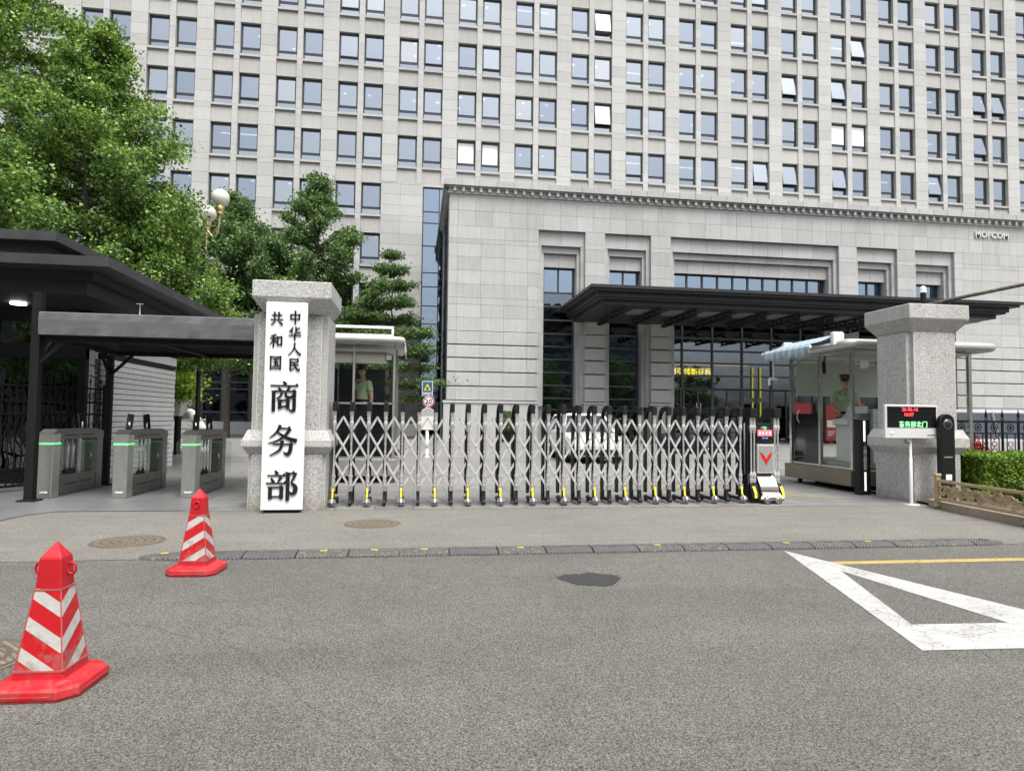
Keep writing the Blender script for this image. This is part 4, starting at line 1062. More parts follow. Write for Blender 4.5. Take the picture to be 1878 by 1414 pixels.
# ---------------------------------------------------------------- grey fabric awning over the turnstiles
aw = empty('entrance_awning', (-4.4, 11.6, 0), 'grey fabric awning on black posts over the turnstiles', 'awning')
N = NT('grey_awning_fabric'); p = N.world()
N.set(color=N.ramp(N.noise(p, 2.2, 5, .6), [(.3, (.085, .089, .096)), (.7, (.112, .117, .126))]), rough=.75, sheen=.2)
mp = N.n('Mapping'); mp.inputs['Rotation'].default_value = (0, R(38), 0); mp.inputs['Scale'].default_value = (1.2, 1, 7); N.l(p, mp.inputs[0])
N.bump(N.noise(mp.outputs[0], 1.1, 3), .35, .03)
nx_ = 40; fab = MB(); rw = random.Random(4)
X_A, X_B = -6.04, -2.30
vs = []; fs = []
for i in range(nx_+1):
    x = X_A+(X_B-X_A)*i/nx_
    wv = .008*math.sin(i*.7)+.006*math.sin(i*1.9)+rw.uniform(-.003, .003)
    for (y, z) in ((11.50, 2.70), (11.495+wv, 2.82), (11.49+wv*1.3, 2.94), (11.50, 3.055), (11.52, 3.07), (12.2, 3.09), (13.3, 3.05), (14.4, 2.98), (14.42, 2.96), (14.43, 2.68)):
        vs.append((x, y, z+(.004*math.sin(i*.9) if 2.71 < z < 3 else 0)))
for i in range(nx_):
    for j in range(9): fs.append((i*10+j, (i+1)*10+j, (i+1)*10+j+1, i*10+j+1))
fab.add(vs, fs, False)
fo = fab.build('fabric', N.m, aw, -Vector(aw.location)); sl_ = fo.modifiers.new('thick', 'SOLIDIFY'); sl_.thickness = .012
m = MB(); m.box(X_A+.0, X_A+.012, 11.5, 14.43, 2.70, 3.05); m.build('side_fabric', N.m, aw, -Vector(aw.location))
fr = MB()
for y in (11.66, 14.2):
    fr.box(X_A+.04, X_B, y-.04, y+.04, 2.60, 2.69)
for x in (X_A+.04, -4.3, -2.6): fr.box(x, x+.08, 11.70, 14.16, 2.61, 2.685)
fr.build('frame', M['blackmetal'], aw, -Vector(aw.location))
for (x, y, s) in ((-6.13, 11.66, .13), (-6.10, 14.2, .11)):
    m = MB(); m.box(x-s/2, x+s/2, y-s/2, y+s/2, .03, 2.6 if y > 12 else 3.4); m.cbox(x-s*1.05, x+s*1.05, y-s*1.05, y+s*1.05, .012, .035, .004); m.build('post', M['blackmetal'], aw, -Vector(aw.location))
    m = MB(); m.bar((x, y, 2.2), (x+.42, y, 2.62), .05, .05); 
    if y > 12: m.bar((x, y, 2.2), (x, y-.42, 2.62), .05, .05)
    else: m.bar((x, y, 2.2), (x, y+.42, 2.62), .05, .05)
    m.build('brace', M['blackmetal'], aw, -Vector(aw.location))
sp = empty('roof_sprinkler', (-4.72, 12.0, 3.06), 'small metal fitting with a T top standing on the grey awning', 'roof fitting')
m = MB(); m.lathe([(.05, 0), (.03, .03), (.012, .05), (.008, .20), (.006, .26)], (0, 0, 0), 8); m.build('stem', M['steel_d'], sp)
m = MB(); m.tube([(-.06, 0, .262), (.06, 0, .262)], .007, 6); m.build('crossbar', M['steel_d'], sp)

# ---------------------------------------------------------------- dark pavilion on the left
pv = empty('gatehouse', (-9, 15, 0), 'dark metal gatehouse with wide layered roof on the left', 'building')
po = -Vector(pv.location)
def rp(mb, name, m, **k): return mb.build(name, m, pv, po, **k)
RX, RY0, RY1 = -5.25, 12.0, 19.9
m = MB(); m.box(-20, RX, RY0, RY1, 3.95, 4.12); rf = rp(m, 'roof', M['roofmetal'])
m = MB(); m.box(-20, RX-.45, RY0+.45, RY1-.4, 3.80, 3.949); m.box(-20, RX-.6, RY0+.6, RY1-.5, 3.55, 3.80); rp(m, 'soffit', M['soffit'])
m = MB(); m.box(-20, -6.65, RY0+.75, RY1-.6, 4.12, 4.46); m.box(-20, -6.32, RY0+.45, RY1-.5, 4.461, 4.63); rp(m, 'upper_roof', M['roofmetal'])
m = MB()
for x in (-7.5, -9.5): m.box(x, x+.012, RY0-.003, RY0+.1, 3.948, 4.122)
for y in (14.4, 16.7, 18.9): m.box(RX-.1, RX+.003, y, y+.012, 3.948, 4.122)
for x in (-6.9, -8.4): m.box(x, x+.012, RY0+.745, RY0+.8, 4.12, 4.46)
rp(m, 'roof_joint', M['black'])
# walls: near corner at (-6.7, 14.6)
WX, WY = -6.72, 14.55
m = MB(); m.box(-20, WX, RY1-.9, RY1-.7, 0, 3.55); m.box(-14, -13.8, WY, RY1-.7, 0, 3.55); rp(m, 'back_wall', M['interior'])
m = MB()
for x in (WX, -8.4, -10.3, -12): m.box(x-.14, x, WY, WY+.14, 0, 3.55)
m.box(-14, WX, WY+.005, WY+.13, 2.55, 2.85); m.box(-14, WX, WY+.005, WY+.13, 3.3, 3.55); m.box(-14, WX, WY+.005, WY+.13, 0, .3)
for y in (15.55, 16.4): m.box(WX-.13, WX-.01, y, y+.06, 0, 3.55)
m.box(WX-.13, WX-.005, WY, RY1-.7, 3.05, 3.549)
rp(m, 'frame', M['blackmetal'])
m = MB(); m.box(-13.8, WX-.05, WY+.06, WY+.075, .3, 3.3); m.box(WX-.075, WX-.06, WY+.1, 16.4, 0, 3.05); rp(m, 'glazing', glassy('gatehouse_glass', (.25, .27, .28), .72, .01, (.5, .55, .6), .3))
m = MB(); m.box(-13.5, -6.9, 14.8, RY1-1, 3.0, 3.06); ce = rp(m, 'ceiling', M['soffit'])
m = MB(); m.lathe([(.001, 0), (.13, 0), (.13, -.03), (.001, -.03)], (-7.62, 13.8, 3.545), 16); rp(m, 'ceiling_lamp', M['ceil_light'])
# white/grey striped stone wall that continues the gatehouse
sw = empty('stone_wall', (-6.8, 17.5, 0), 'pale grey wall of thin rough stone courses behind the turnstiles', 'wall')
m = MB(); z = .008; k = 0; rw = random.Random(9)
while z < 2.62:
    h = .125; m.mat(0).box(-7.9, -6.66+rw.uniform(-.006, .012), 15.35, 19.45, z, z+h-.018); z += h
m.mat(1).box(-7.85, -6.69, 15.4, 19.40, 0, 2.74)
m.mat(0).box(-7.9, -6.64, 15.35, 19.47, 2.76, 2.97)
m.build('stone_courses', [granite('rough_grey_stone', (.78, .775, .76), .3, 110, .08, rough=.9, streak=.1, bumpy=.8), M['black']], sw, -Vector(sw.location))
m = MB(); m.box(-6.655, -6.60, 17.6, 17.68, .55, .66); m.build('socket', M['black'], sw, -Vector(sw.location))

# ---------------------------------------------------------------- black wrought iron gate leaf, standing open
def iron_leaf(p0, p1, h, label, name='iron_gate', z0=.08, pitch=.12, finial=True, cat='gate'):
    t = empty(name, (p0[0], p0[1], .012), label, cat)
    L = math.hypot(p1[0]-p0[0], p1[1]-p0[1]); t.rotation_euler = (0, 0, math.atan2(p1[1]-p0[1], p1[0]-p0[0]))
    m = MB()
    for z in (z0, z0+.30, h*.62 if False else h-.62, h-.38, h-.10): m.box(0, L, -.02, .02, z, z+.04)
    for x in (0, L-.05): m.box(x, x+.05, -.028, .028, 0, h+.02)
    m.build('rails', M['blackmetal'], t)
    m = MB(); n = int(L/pitch)
    for i in range(1, n):
        x = L*i/n; m.box(x-.009, x+.009, -.009, .009, z0+.04, h-.10)
    m.build('bars', M['blackmetal'], t)
    m = MB()
    for i in range(n):
        x = L*(i+.5)/n
        for zc_, sgn in ((h*.52, 1), (h*.52, -1)):
            m.tube([(x+sgn*.055*math.sin(a)*.9, 0, zc_-.2+.4*a/(2*PI)) for a in np.linspace(0, 2*PI, 9)], .007, 4)
        m.lathe([(.001, -.04), (.016, -.02), (.016, .02), (.001, .04)], (x, 0, h*.52), 6)
    m.build('scrolls', M['blackmetal'], t)
    m = MB()
    for i in range(int(L/.24)):
        x = .12+.24*i
        m.tube([(x+.07*math.cos(a), 0, h-.22+.07*math.sin(a)) for a in np.linspace(0, 2*PI, 13)[:-1]], .008, 5, closed=True)
        m.tube([(x+.035*math.cos(a), 0, h-.22+.035*math.sin(a)) for a in np.linspace(0, 2*PI, 9)[:-1]], .006, 4, closed=True)
        m.tube([(x+.07*math.cos(a), 0, z0+.17+.07*math.sin(a)) for a in np.linspace(0, 2*PI, 13)[:-1]], .008, 5, closed=True)
    m.build('rings', M['blackmetal'], t)
    m = MB()
    for i in range(n+1):
        x = L*i/n
        hh = .12 if i % 2 else .22
        m.lathe([(.008, 0), (.008, hh*.4), (.022, hh*.5), (.012, hh*.7), (.001, hh)], (x, 0, h-.06), 6)
    m.build('finials', M['blackmetal'], t)
    return t
iron_leaf((-7.45, 12.35), (-6.40, 14.75), 2.0, 'tall black wrought iron gate leaf standing open behind the first turnstile')
iron_leaf((-9.6, 12.2), (-7.6, 12.3), 2.2, 'tall black wrought iron fence panel at the far left edge under the dark roof', 'iron_fence', cat='fence')

# ---------------------------------------------------------------- things behind the turnstiles
bp = empty('planter', (-8.25, 24.5, 0), 'bright green leafy shrub in a pale hanging planter at the end of the stone wall', 'planter'); bp.scale = (1.3, 1.3, 1.3)
m = MB(); m.lathe([(.10, 1.05), (.34, 1.36), (.36, 1.5), (.32, 1.5), (.30, 1.42)], (0, 0, 0), 6, smooth=False); m.build('pot', M['offwhite'], bp)
m = MB(); m.lathe([(.09, 0.0), (.09, 1.06)], (0, 0, 0), 8); m.build('pedestal', M['blackmetal'], bp)
PLANTER = bp
ba = empty('barrier_stack', (-8.75, 26.0, 0), 'stack of white tubular road barriers with red bands beside the stone wall', 'road barrier')
m = MB(); r2 = MB()
for k in range(5):
    y = -.6+k*.32; x = .1
    m.tube([(x-.3, y, .16), (x-.2, y, .08), (x+.75, y, .08), (x+.85, y, .16), (x+.25, y+.0, 1.15), (x+.15, y, 1.2), (x-.2, y, 1.2)], .055, 8)
    r2.tube([(x+.72, y-.002, .36), (x+.55, y-.002, .64)], .058, 8)
    r2.tube([(x+.42, y-.002, .86), (x+.36, y-.002, .96)], .058, 8)
for z in (.45, .68, .92): m.tube([(-.5, -.66, z), (.95, -.70, z+.03)], .03, 6)
m.build('tubes', plain('barrier_white', (.72, .71, .68), .5, var=.12), ba); r2.build('red_bands', plain('barrier_red', (.38, .05, .03), .5, var=.2), ba)
ba.rotation_euler = (0, 0, R(10)); ba.scale = (1.3, 1.3, 1.3)

# ---------------------------------------------------------------- right hand side: display, terminals
dm = empty('led_display', (8.66, 10.42, 0), 'white information display on a thin white pole in front of the right pillar', 'display screen')
M['wplast'] = plain('white_enamel', (.60, .60, .595), .4, var=.03)
m = MB(); m.cbox(-.54, .49, -.05, .0, 1.17, 1.76, .008); m.build('housing', M['wplast'], dm)
m = MB(); m.box(-.50, .455, -.056, -.0505, 1.36, 1.725); scr = m.build('screen', M['screen'], dm)
LR = emit('led_red', (1.0, .05, .06), 1.5); LG = emit('led_green', (.25, .90, .35), 1.0)
for s_, sz, x, z, mt_ in (('26-06-16', .088, -.06, 1.675, LR), ('16:07', .088, -.085, 1.585, LR), ('商务部北门', .112, -.0, 1.41, LG)):
    t = text_mesh('screen_text', s_, sz, mt_, (x, -.0575, z), (PI/2, 0, 0), dm, .0006, bold=.0003)
t = text_mesh('brand_text', 'HIKVISION', .036, M['black'], (.36, -.0515, 1.225), (PI/2, 0, 0), dm, .0006, bold=.0006)
m = MB(); m.lathe([(.001, -.002), (.035, -.002), (.037, 0)], (-.41, -.0505, 1.255), 20, 'y'); m.build('speaker', M['offwhite'], dm)
m = MB(); m.lathe([(.028, .0), (.028, .82), (.022, .825), (.022, 1.2)], (.0, .02, .012), 16); 
for z in (.62, .72, .82, .92): m.box(-.004, .004, -.010, -.0085+.0, z, z+.008)
m.build('pole', M['wplast'], dm)
m = MB(); m.lathe([(.13, 0), (.13, .012), (.03, .014), (.03, .03)], (0, .02, .004), 24); m.build('base_plate', M['wplast'], dm)
m = MB(); m.tube([(-.10, -.0, 1.17), (-.12, .0, 1.10), (-.06, .01, 1.08), (0, .02, 1.09)], .008, 6); m.build('cable', M['black'], dm)
kt = empty('intercom_post', (9.24, 10.30, .05), 'tall black rounded camera terminal standing between display and bronze fence', 'terminal')
def rounded(w, z0, z1, n=14): return [(-w, z0), (w, z0)] + [(w*math.cos(t), z1-w+w*math.sin(t)) for t in np.linspace(0, PI, n)]
m = MB(); m.prism(rounded(.145, 0, 1.555), -.04, .05, 'xz'); m.build('housing', M['gunblack'], kt, bevel=.008)
m = MB(); m.prism(rounded(.125, .36, 1.535), -.046, -.0405, 'xz'); m.build('front_glass', M['screen'], kt)
m = MB(); m.lathe([(.001, -.03), (.03, -.03), (.05, -.022), (.075, -.012), (.08, 0)], (0, -.046, 1.38), 24, 'y'); m.build('camera_dome', M['chrome'] if False else plain('dome_gloss', (.05, .05, .055), .12, .6), kt)
m = MB(); m.tube([(.08*math.cos(t), -.05, 1.38+.08*math.sin(t)) for t in np.linspace(0, 2*PI, 22)[:-1]], .006, 6, closed=True); m.build('ring', M['steel_d'], kt)
m = MB(); m.cbox(-.06, .06, -.054, -.0465, .40, .50, .003); m.build('card_reader', M['white'], kt)
t = text_mesh('brand_text', 'HIKVISION', .034, M['offwhite'], (0, -.0475, .80), (PI/2, 0, 0), kt, .0005)
hr = empty('barrier_reader', (8.82, 11.9, 0), 'slim black reader post with white light strips and vertical white letters beside the right pillar', 'reader post')
m = MB(); m.box(-.12, .12, -.06, .10, .0, 1.50); m.box(-.10, .15, .0, .10, 0, .03); m.build('housing', M['gunblack'], hr, bevel=.008)
m = MB(); m.prism([(-.19, 1.51), (.13, 1.505), (.13, 1.60), (.09, 1.62), (-.10, 1.62), (-.12, 1.56)], -.07, .10, 'xz'); m.build('hood', plain('grey_hood', (.09, .09, .092), .35, .3), hr, bevel=.006)
LS = emit('white_light_strip', (.9, .9, .88), .55)
m = MB(); m.box(-.03, .01, -.066, -.0605, 1.06, 1.47); m.box(-.02, .02, -.066, -.0605, .09, .46); m.build('light_strip', LS, hr)
m = MB(); m.box(-.01, .0, -.064, -.0605, .93, 1.03); m.box(.012, .022, -.064, -.0605, .93, 1.03); m.build('vent', M['steel_d'], hr)
text_mesh('brand_text', 'HIKVISION', .095, M['white'], (.0, -.0615, .73), (PI/2, PI/2, 0), hr, .0006, bold=.002)

# pole with dome and rusty boom on top of the right pillar
bo = empty('camera_pole', (9.62, 11.2, 3.60), 'short black pole with white dome and long rusty arm on the right pillar', 'camera pole')
m = MB(); m.lathe([(.055, 0), (.05, .30), (.05, .34)], (0, 0, 0), 14); m.build('post', M['blackmetal'], bo)
m = MB(); m.lathe([(.058, .34), (.062, .37), (.055, .375)], (0, 0, 0), 16); m.lathe([(.050, .376), (.056, .40), (.05, .44), (.03, .465), (.001, .475)], (0, 0, 0), 16); m.build('dome', M['white'], bo)
N = NT('rusty_tube'); p = N.coord(); N.set(color=N.ramp(N.noise(p, 9, 5, .7), [(.48, (.022, .021, .02)), (.60, (.09, .06, .035)), (.75, (.20, .13, .07))]), rough=.7, metal=.2)
m = MB(); m.tube([(0.02, 0, .10), (.9, .05, .30), (2.6, .2, .68), (5.0, .3, 1.1)], .036, 10); m.build('arm', N.m, bo)
m = MB(); m.tube([(.28, .0, -.12), (.62, .03, .20), (.75, .04, .255)], .024, 8); m.build('brace', M['blackmetal'], bo)
m = MB(); m.tube([(-.05, -.03, .02), (-.12, -.03, .06), (-.10, -.03, .13), (-.05, -.03, .14)], .008, 6); m.build('cable', M['black'], bo)
ab = empty('antenna_box', (9.83, 11.15, 3.60), 'small white antenna box on top of the right pillar', 'antenna')
m = MB(); m.cbox(-.10, .10, -.05, .05, .03, .11, .02); m.build('box', M['white'], ab)
m = MB(); m.box(-.02, .02, -.02, .02, 0, .035); m.tube([(-.09, 0, .03), (-.15, 0, .005)], .006, 6); m.build('bracket', M['blackmetal'], ab)

# ---------------------------------------------------------------- kerb, bronze fence, hedge, iron fence
kb = empty('granite_kerb', (8.62, 8, 0), 'tan granite kerb stones edging the planting bed at right', 'kerb')
pts = [(9.55, 10.62), (8.80, 10.22), (8.60, 9.20), (8.50, 8.15), (8.46, 7.0), (8.44, 5.9), (8.42, 4.8)]
for a, b in zip(pts[:-1], pts[1:]):
    A, B = Vector((*a, 0)), Vector((*b, 0)); d = (B-A).normalized(); n = Vector((-d.y, d.x, 0)); A2, B2 = A+d*.004, B-d*.004
    vs = [A2, B2, B2+n*.17, A2+n*.17]; m = MB()
    m.prism([(v.x-8.62, v.y-8) for v in vs], 0.0, .13, 'xy'); m.build('kerb_stone', M['kerb'], kb, bevel=.008)
bf = empty('bronze_fence', (8.72, 9.92, .05), 'low bronze ornamental fence with leaf scrolls along the kerb', 'fence')
bf.rotation_euler = (0, 0, math.atan2(-1.90, -.24))
def scroll_panel(L):
    m = MB()
    n = 44; A_ = .075
    pts = [(L*i/n, 0, .275+A_*math.sin(2*PI*i/n*1.5*L/1.0)) for i in range(n+1)]
    m.tube(pts, .016, 6)
    k = 0; per = 1.0/1.5; x = per/4
    while x < L-.05:
        s = 1 if k % 2 == 0 else -1
        for (dx, dz, r, tw, dr) in ((.0, -.02, .075, 1, 1), (.13, .03, .055, -1, -1), (-.14, .03, .05, 1, -1), (.08, -.085, .04, -1, 1), (-.07, -.07, .045, 1, -1), (.20, -.02, .04, 1, 1), (-.20, -.03, .035, -1, -1)):
            P_ = []
            for a in np.linspace(0, 1.65*PI, 11):
                rr_ = r*(1-.11*a/1.65*.5*2)*max(.25, 1-a/(2.0*PI))
                P_.append((x+dx+dr*rr_*math.cos(a+.6)*1.1, .0, .275+s*dz+s*tw*rr_*math.sin(a+.6)))
            m.tube(P_, [.017*(1-.4*i/10) for i in range(11)], 5)
            # a leaf blade at the scroll
            m.prism([(x+dx-dr*.02, .275+s*dz), (x+dx+dr*.08, .275+s*(dz+.06)), (x+dx+dr*.17, .275+s*(dz+.03)), (x+dx+dr*.08, .275+s*(dz-.03))], -.008, .008, 'xz')
        x += per/2; k += 1
    return m
SEG = 1.9
for i in range(3):
    x0 = i*SEG
    m = MB(); m.box(x0-.035, x0+.035, -.035, .035, 0, .50); m.cbox(x0-.05, x0+.05, -.05, .05, .50, .545, .008); m.box(x0-.05, x0+.05, -.05, .05, 0, .04); m.build('post', M['bronze'], bf)
    m = MB(); m.box(x0+.036, x0+SEG-.036, -.02, .02, .405, .45); m.box(x0+.036, x0+SEG-.036, -.02, .02, .10, .15); m.build('rail', M['bronze'], bf)
    m = scroll_panel(SEG-.08); m.build('scroll_panel', M['bronze'], bf, (x0+.04, 0, 0))
hdg_leaf = foliage('hedge_leaves', (.035, .085, .012), (.10, .21, .02), (.30, .42, .04))
def leaf_cloud(P, size, nrm_bias=None, rng=RNG, fan=True):
    """fan-shaped leaves: one triangle pair each, random orientation"""
    n = len(P)
    a = rng.normal(size=(n, 3)); 
    if nrm_bias is not None: a += np.array(nrm_bias)
    a /= np.linalg.norm(a, axis=1, keepdims=True)
    b = rng.normal(size=(n, 3)); b -= a*(b*a).sum(1, keepdims=True); b /= np.linalg.norm(b, axis=1, keepdims=True)
    c = np.cross(a, b); s = size*rng.uniform(.6, 1.3, (n, 1))
    V = np.stack([P, P+(b*.9+c*.62)*s, P+b*s*1.12+a*s*.12, P+(b*.9-c*.62)*s], 1).reshape(-1, 3)
    F = np.arange(4*n).reshape(n, 4); return V, F
hg = empty('hedge', (12, 10.9, .05), 'clipped bright green box hedge behind the low bronze fence', 'hedge')
def hedge_pts(n, x0, x1, y0, y1, z0, z1):
    P = RNG.uniform((x0, y0, z0), (x1, y1, z1), (n, 3)); k = RNG.integers(0, 5, n)
    d = np.abs(RNG.normal(0, .025, n))
    P[k == 0, 1] = y0+d[k == 0]; P[k == 1, 2] = z1-d[k == 1]; P[k == 2, 0] = x0+d[k == 2]; P[k == 3, 2] = z1-d[k == 3]*2
    P += RNG.normal(0, .018, P.shape)
    lump = .03*np.sin(P[:, 0]*7+P[:, 2]*5)+.02*np.sin(P[:, 0]*17); P[:, 1] += lump*(k == 0); P[:, 2] += lump*.6*(P[:, 2] > z1-.1)
    return P
V, F = leaf_cloud(hedge_pts(42000, -2.0, 3, -.6, .55, .06, .82), .034, (0, -.3, .6))
np_mesh('leaves', V, F, hdg_leaf, hg)
m = MB(); m.box(-1.92, 3, -.5, .48, .05, .72); m.build('inner_twigs', plain('hedge_core', (.03, .05, .012), .9, var=.4, scale=12), hg)
ifn = empty('iron_fence', (11.0, 12.6, .05), 'black wrought iron fence with wheel ornaments behind the hedge', 'fence')
m = MB()
for z, t_ in ((1.46, .05), (1.20, .03), (.25, .04), (.80, .0)): 
    if t_: m.box(0, 5, -.025, .025, z-t_, z)
m.build('rails', M['blackmetal'], ifn)
m = MB()
for i in range(26): m.box(i*.2-.008, i*.2+.008, -.008, .008, .0, 1.18)
m.build('bars', M['blackmetal'], ifn)
for i in range(12):
    x = .09+.40*i
    m = MB(); m.box(x-.018, x+.018, -.018, .018, 0, 1.45); m.build('upright', M['blackmetal'], ifn)
    m = MB(); m.lathe([(.012, 0), (.010, .06), (.02, .09), (.03, .12), (.012, .2), (.001, .27)], (x, 0, 1.455), 6)
    for s_ in (-1, 1): m.tube([(x+s_*(.012+.03*math.sin(a)), 0, 1.50+.04*math.cos(a)) for a in np.linspace(.2, PI*1.3, 7)], .006, 4)
    m.build('finial', M['blackmetal'], ifn)
    xc = x+.20; m = MB()
    m.tube([(xc+.078*math.cos(a), 0, 1.31+.078*math.sin(a)) for a in np.linspace(0, 2*PI, 19)[:-1]], .009, 5, closed=True)
    for k in range(4):
        a = k*PI/4; m.bar((xc-.11*math.cos(a), 0, 1.31-.10*math.sin(a)), (xc+.11*math.cos(a), 0, 1.31+.10*math.sin(a)), .008, .008)
    m.lathe([(.001, -.012), (.026, -.012), (.026, .012), (.001, .012)], (xc, 0, 1.31), 8, 'y'); m.build('wheel_ornament', M['blackmetal'], ifn)
    m = MB(); m.tube([(xc+.06*math.cos(a), 0, .95+.06*math.sin(a)) for a in np.linspace(0, 2*PI, 13)[:-1]], .008, 5, closed=True); m.tube([(xc+.06*math.cos(a), 0, .80+.06*math.sin(a)) for a in np.linspace(0, 2*PI, 13)[:-1]], .008, 5, closed=True); m.build('ring_ornament', M['blackmetal'], ifn)

# ---------------------------------------------------------------- guard booths
def tube_rect(m, x0, x1, y0, y1, z, r, c=.12, n=12):
    P = []
    for cx_, cy_, a0 in ((x1-c, y0+c, -PI/2), (x1-c, y1-c, 0), (x0+c, y1-c, PI/2), (x0+c, y0+c, PI)):
        for k in range(5): a = a0+k*PI/8; P.append((cx_+c*math.cos(a), cy_+c*math.sin(a), z))
    m.tube(P, r, n, closed=True)
BX0, BX1, BY0, BY1 = 8.93, 11.66, 12.35, 14.55
bR = empty('guard_booth', ((BX0+BX1)/2, BY0, 0), 'steel and glass guard booth with a folded blue striped awning beside the right pillar', 'guard booth', 'guard booths')
o_ = -Vector(bR.location)
m = MB(); m.box(BX0-.14, BX1+.1, BY0-.12, BY1+.1, .13, .45); m.build('base', plain('booth_base_steel', (.24, .205, .16), .33, .7, var=.08, scale=.8), bR, o_, bevel=.01)
m = MB()
for x in (BX0+.1, BX1-.3):
    for y in (BY0+.1, BY1-.1): m.box(x, x+.07, y-.04, y+.04, .01, .13)
m.box(BX0+.4, BX1-.3, BY0+.5, BY1-.3, .01, .129)
m.build('feet', M['black'], bR, o_)
P_ = .05
m = MB()
for x, y in ((BX0, BY0), (BX0, (BY0+BY1)/2-.02), (BX0, BY1), (BX1, BY0), (BX1, BY1), ((BX0+BX1)/2+.3, BY0), ((BX0+BX1)/2, BY1)):
    m.box(x-P_/2-.01, x+P_/2+.01, y-P_/2-.01, y+P_/2+.01, .45, 2.95)
for y in (BY0, BY1): m.box(BX0+.035, BX1-.035, y-.02, y+.02, .451, .50); m.box(BX0+.035, BX1-.035, y-.02, y+.02, 2.88, 2.94)
for x in (BX0, BX1): m.box(x-.02, x+.02, BY0+.035, BY1-.035, .452, .50); m.box(x-.02, x+.02, BY0+.035, BY1-.035, 2.88, 2.94)
m.build('frame', M['polst'], bR, o_)
m = MB(); m.box(BX0+.02, BX1-.02, BY0-.006, BY0+.004, .5, 2.88); m.box(BX0-.005, BX0+.005, BY0+.035, BY1-.035, .5, 2.88); m.box(BX1-.005, BX1+.005, BY0+.03, BY1-.03, .5, 2.88); m.box(BX0+.03, BX1-.03, BY1-.004, BY1+.004, .5, 2.88)
m.build('glass', M['pane_clear'], bR, o_)
m = MB(); m.box(BX0+.04, BX0+.05, (BY0+BY1)/2+.01, BY1-.03, .50, 1.62); m.build('dark_lower_panel', M['screen'], bR, o_)
m = MB(); m.box(BX0+.1, BX1-.05, BY1-.05, BY1-.03, 2.05, 2.85); m.build('pale_blind', plain('pale_green_blind', (.60, .66, .62), .7, var=.04), bR, o_)
m = MB(); m.box(BX0+.03, BX1-.03, BY0+.03, BY1-.03, 2.95, 3.0); tube_rect(m, BX0-.28, BX1+.34, BY0-.28, BY1+.2, 3.04, .095, .14); m.box(BX0-.26, BX1+.3, BY0-.26, BY1+.18, 3.0, 3.10)
m.build('roof', plain('roof_steel', (.52, .515, .50), .35, .5, var=.03, scale=1), bR, o_)
m = MB(); m.box(BX0+.05, BX1-.05, BY0+.05, BY1-.05, .45, .60); m.build('floor', M['steel_d'], bR, o_)
m = MB(); cnx = BX0+.14; m.prism([(0, .60), (.36, .60), (.36, 1.36), (.40, 1.37), (.40, 1.78), (.28, 1.78), (.24, 1.64), (.14, 1.54), (-.08, 1.49), (-.08, 1.38), (.0, 1.36)], BY0+.25, BY0+.75, 'xz', (cnx, 0, 0)); m.build('console_desk', plain('console_enamel', (.52, .55, .51), .45, var=.03), bR, o_, bevel=.01)
m = MB(); m.cbox(BX0+.62, BX0+1.25, BY0+.2, BY0+.7, .6, 1.72, .01); 
for k in range(7): m.box(BX0+.68, BX0+.8, BY0+.19, BY0+.199, 1.35+.035*k, 1.365+.035*k)
m.build('cabinet', plain('cabinet_green', (.38, .45, .39), .5, var=.04), bR, o_)
m = MB(); m.cbox(BX0+.18, BX0+.36, BY0-.03, BY0-.01, 2.55, 2.72, .004); m.build('small_plate', M['offwhite'], bR, o_)
m = MB(); m.bar((BX0-.03, BY0+.9, 2.75), (BX0-.05, BY0+.86, 2.50), .07, .07); m.bar((BX0-.03, BY0+.9, 2.72), (BX0-.0, BY0+.9, 2.88), .03, .03); m.build('wall_lamp', M['gunblack'], bR, o_)
m = MB(); m.tube([(BX0-.03, BY1-.35, 1.42), (BX0-.08, BY1-.35, 1.5), (BX0-.08, BY1-.35, 1.62), (BX0-.03, BY1-.35, 1.7)], .012, 6); m.build('door_handle', M['steel'], bR, o_)
# awning cassette, arms and cloth on the left face
N = NT('blue_striped_cloth'); p = N.world(); s = N.n('SeparateXYZ'); N.l(p, s.inputs[0])
f = N.math('LESS_THAN', N.math('FRACT', N.math('MULTIPLY', s.outputs[1], 4.2)), .5); f2 = N.math('LESS_THAN', N.math('FRACT', N.math('MULTIPLY', s.outputs[1], 8.4)), .1)
c = N.mix(f, (.25, .33, .42), (.38, .45, .51)); c = N.mix(f2, c, (.14, .36, .30)); N.set(color=c, rough=.8); clothm = N.m
aX, bXx = BX0-.30, BX0-.86
m = MB(); m.lathe([(.001, 0), (.065, 0), (.065, 1.95), (.001, 1.95)], (aX, BY0+.12, 3.19), 14, 'y'); ar = m.build('awning_roll', clothm, bR, o_)
m = MB(); m.cbox(aX-.12, aX+.13, BY0-.02, BY0+.10, 3.02, 3.30, .02); m.cbox(aX-.12, aX+.11, BY1-.42, BY1-.32, 3.05, 3.28, .02); m.tube([(aX, BY0+.02, 3.06), (bXx+.2, BY0+.5, 3.02), (bXx+.03, BY0+.18, 2.98)], .03, 8); m.tube([(aX, BY1-.4, 3.06), (bXx+.25, BY1-.8, 3.02), (bXx+.03, BY1-.3, 2.98)], .03, 8)
m.tube([(bXx, BY0+.1, 3.0), (bXx, BY1-.2, 3.0)], .03, 10); m.build('awning_arms', M['white'], ar)
V, F = [], []; nx2, ny2 = 8, 30
for i in range(ny2+1):
    y = BY0+.12+(BY1-.42-BY0-.02)*i/ny2; wv = .025*math.sin(i*.9)+.02*math.sin(i*.37+1)
    row = [(aX, y, 3.25)] + [(aX+(bXx-aX)*t, y, 3.25-.20*t-.03*math.sin(PI*t)) for t in (.25, .5, .75, 1.0)] + [(bXx-.035, y, 2.98), (bXx-.03+wv*.3, y, 2.88), (bXx-.02+wv, y, 2.79+.03*math.sin(i*.8))]
    V += row
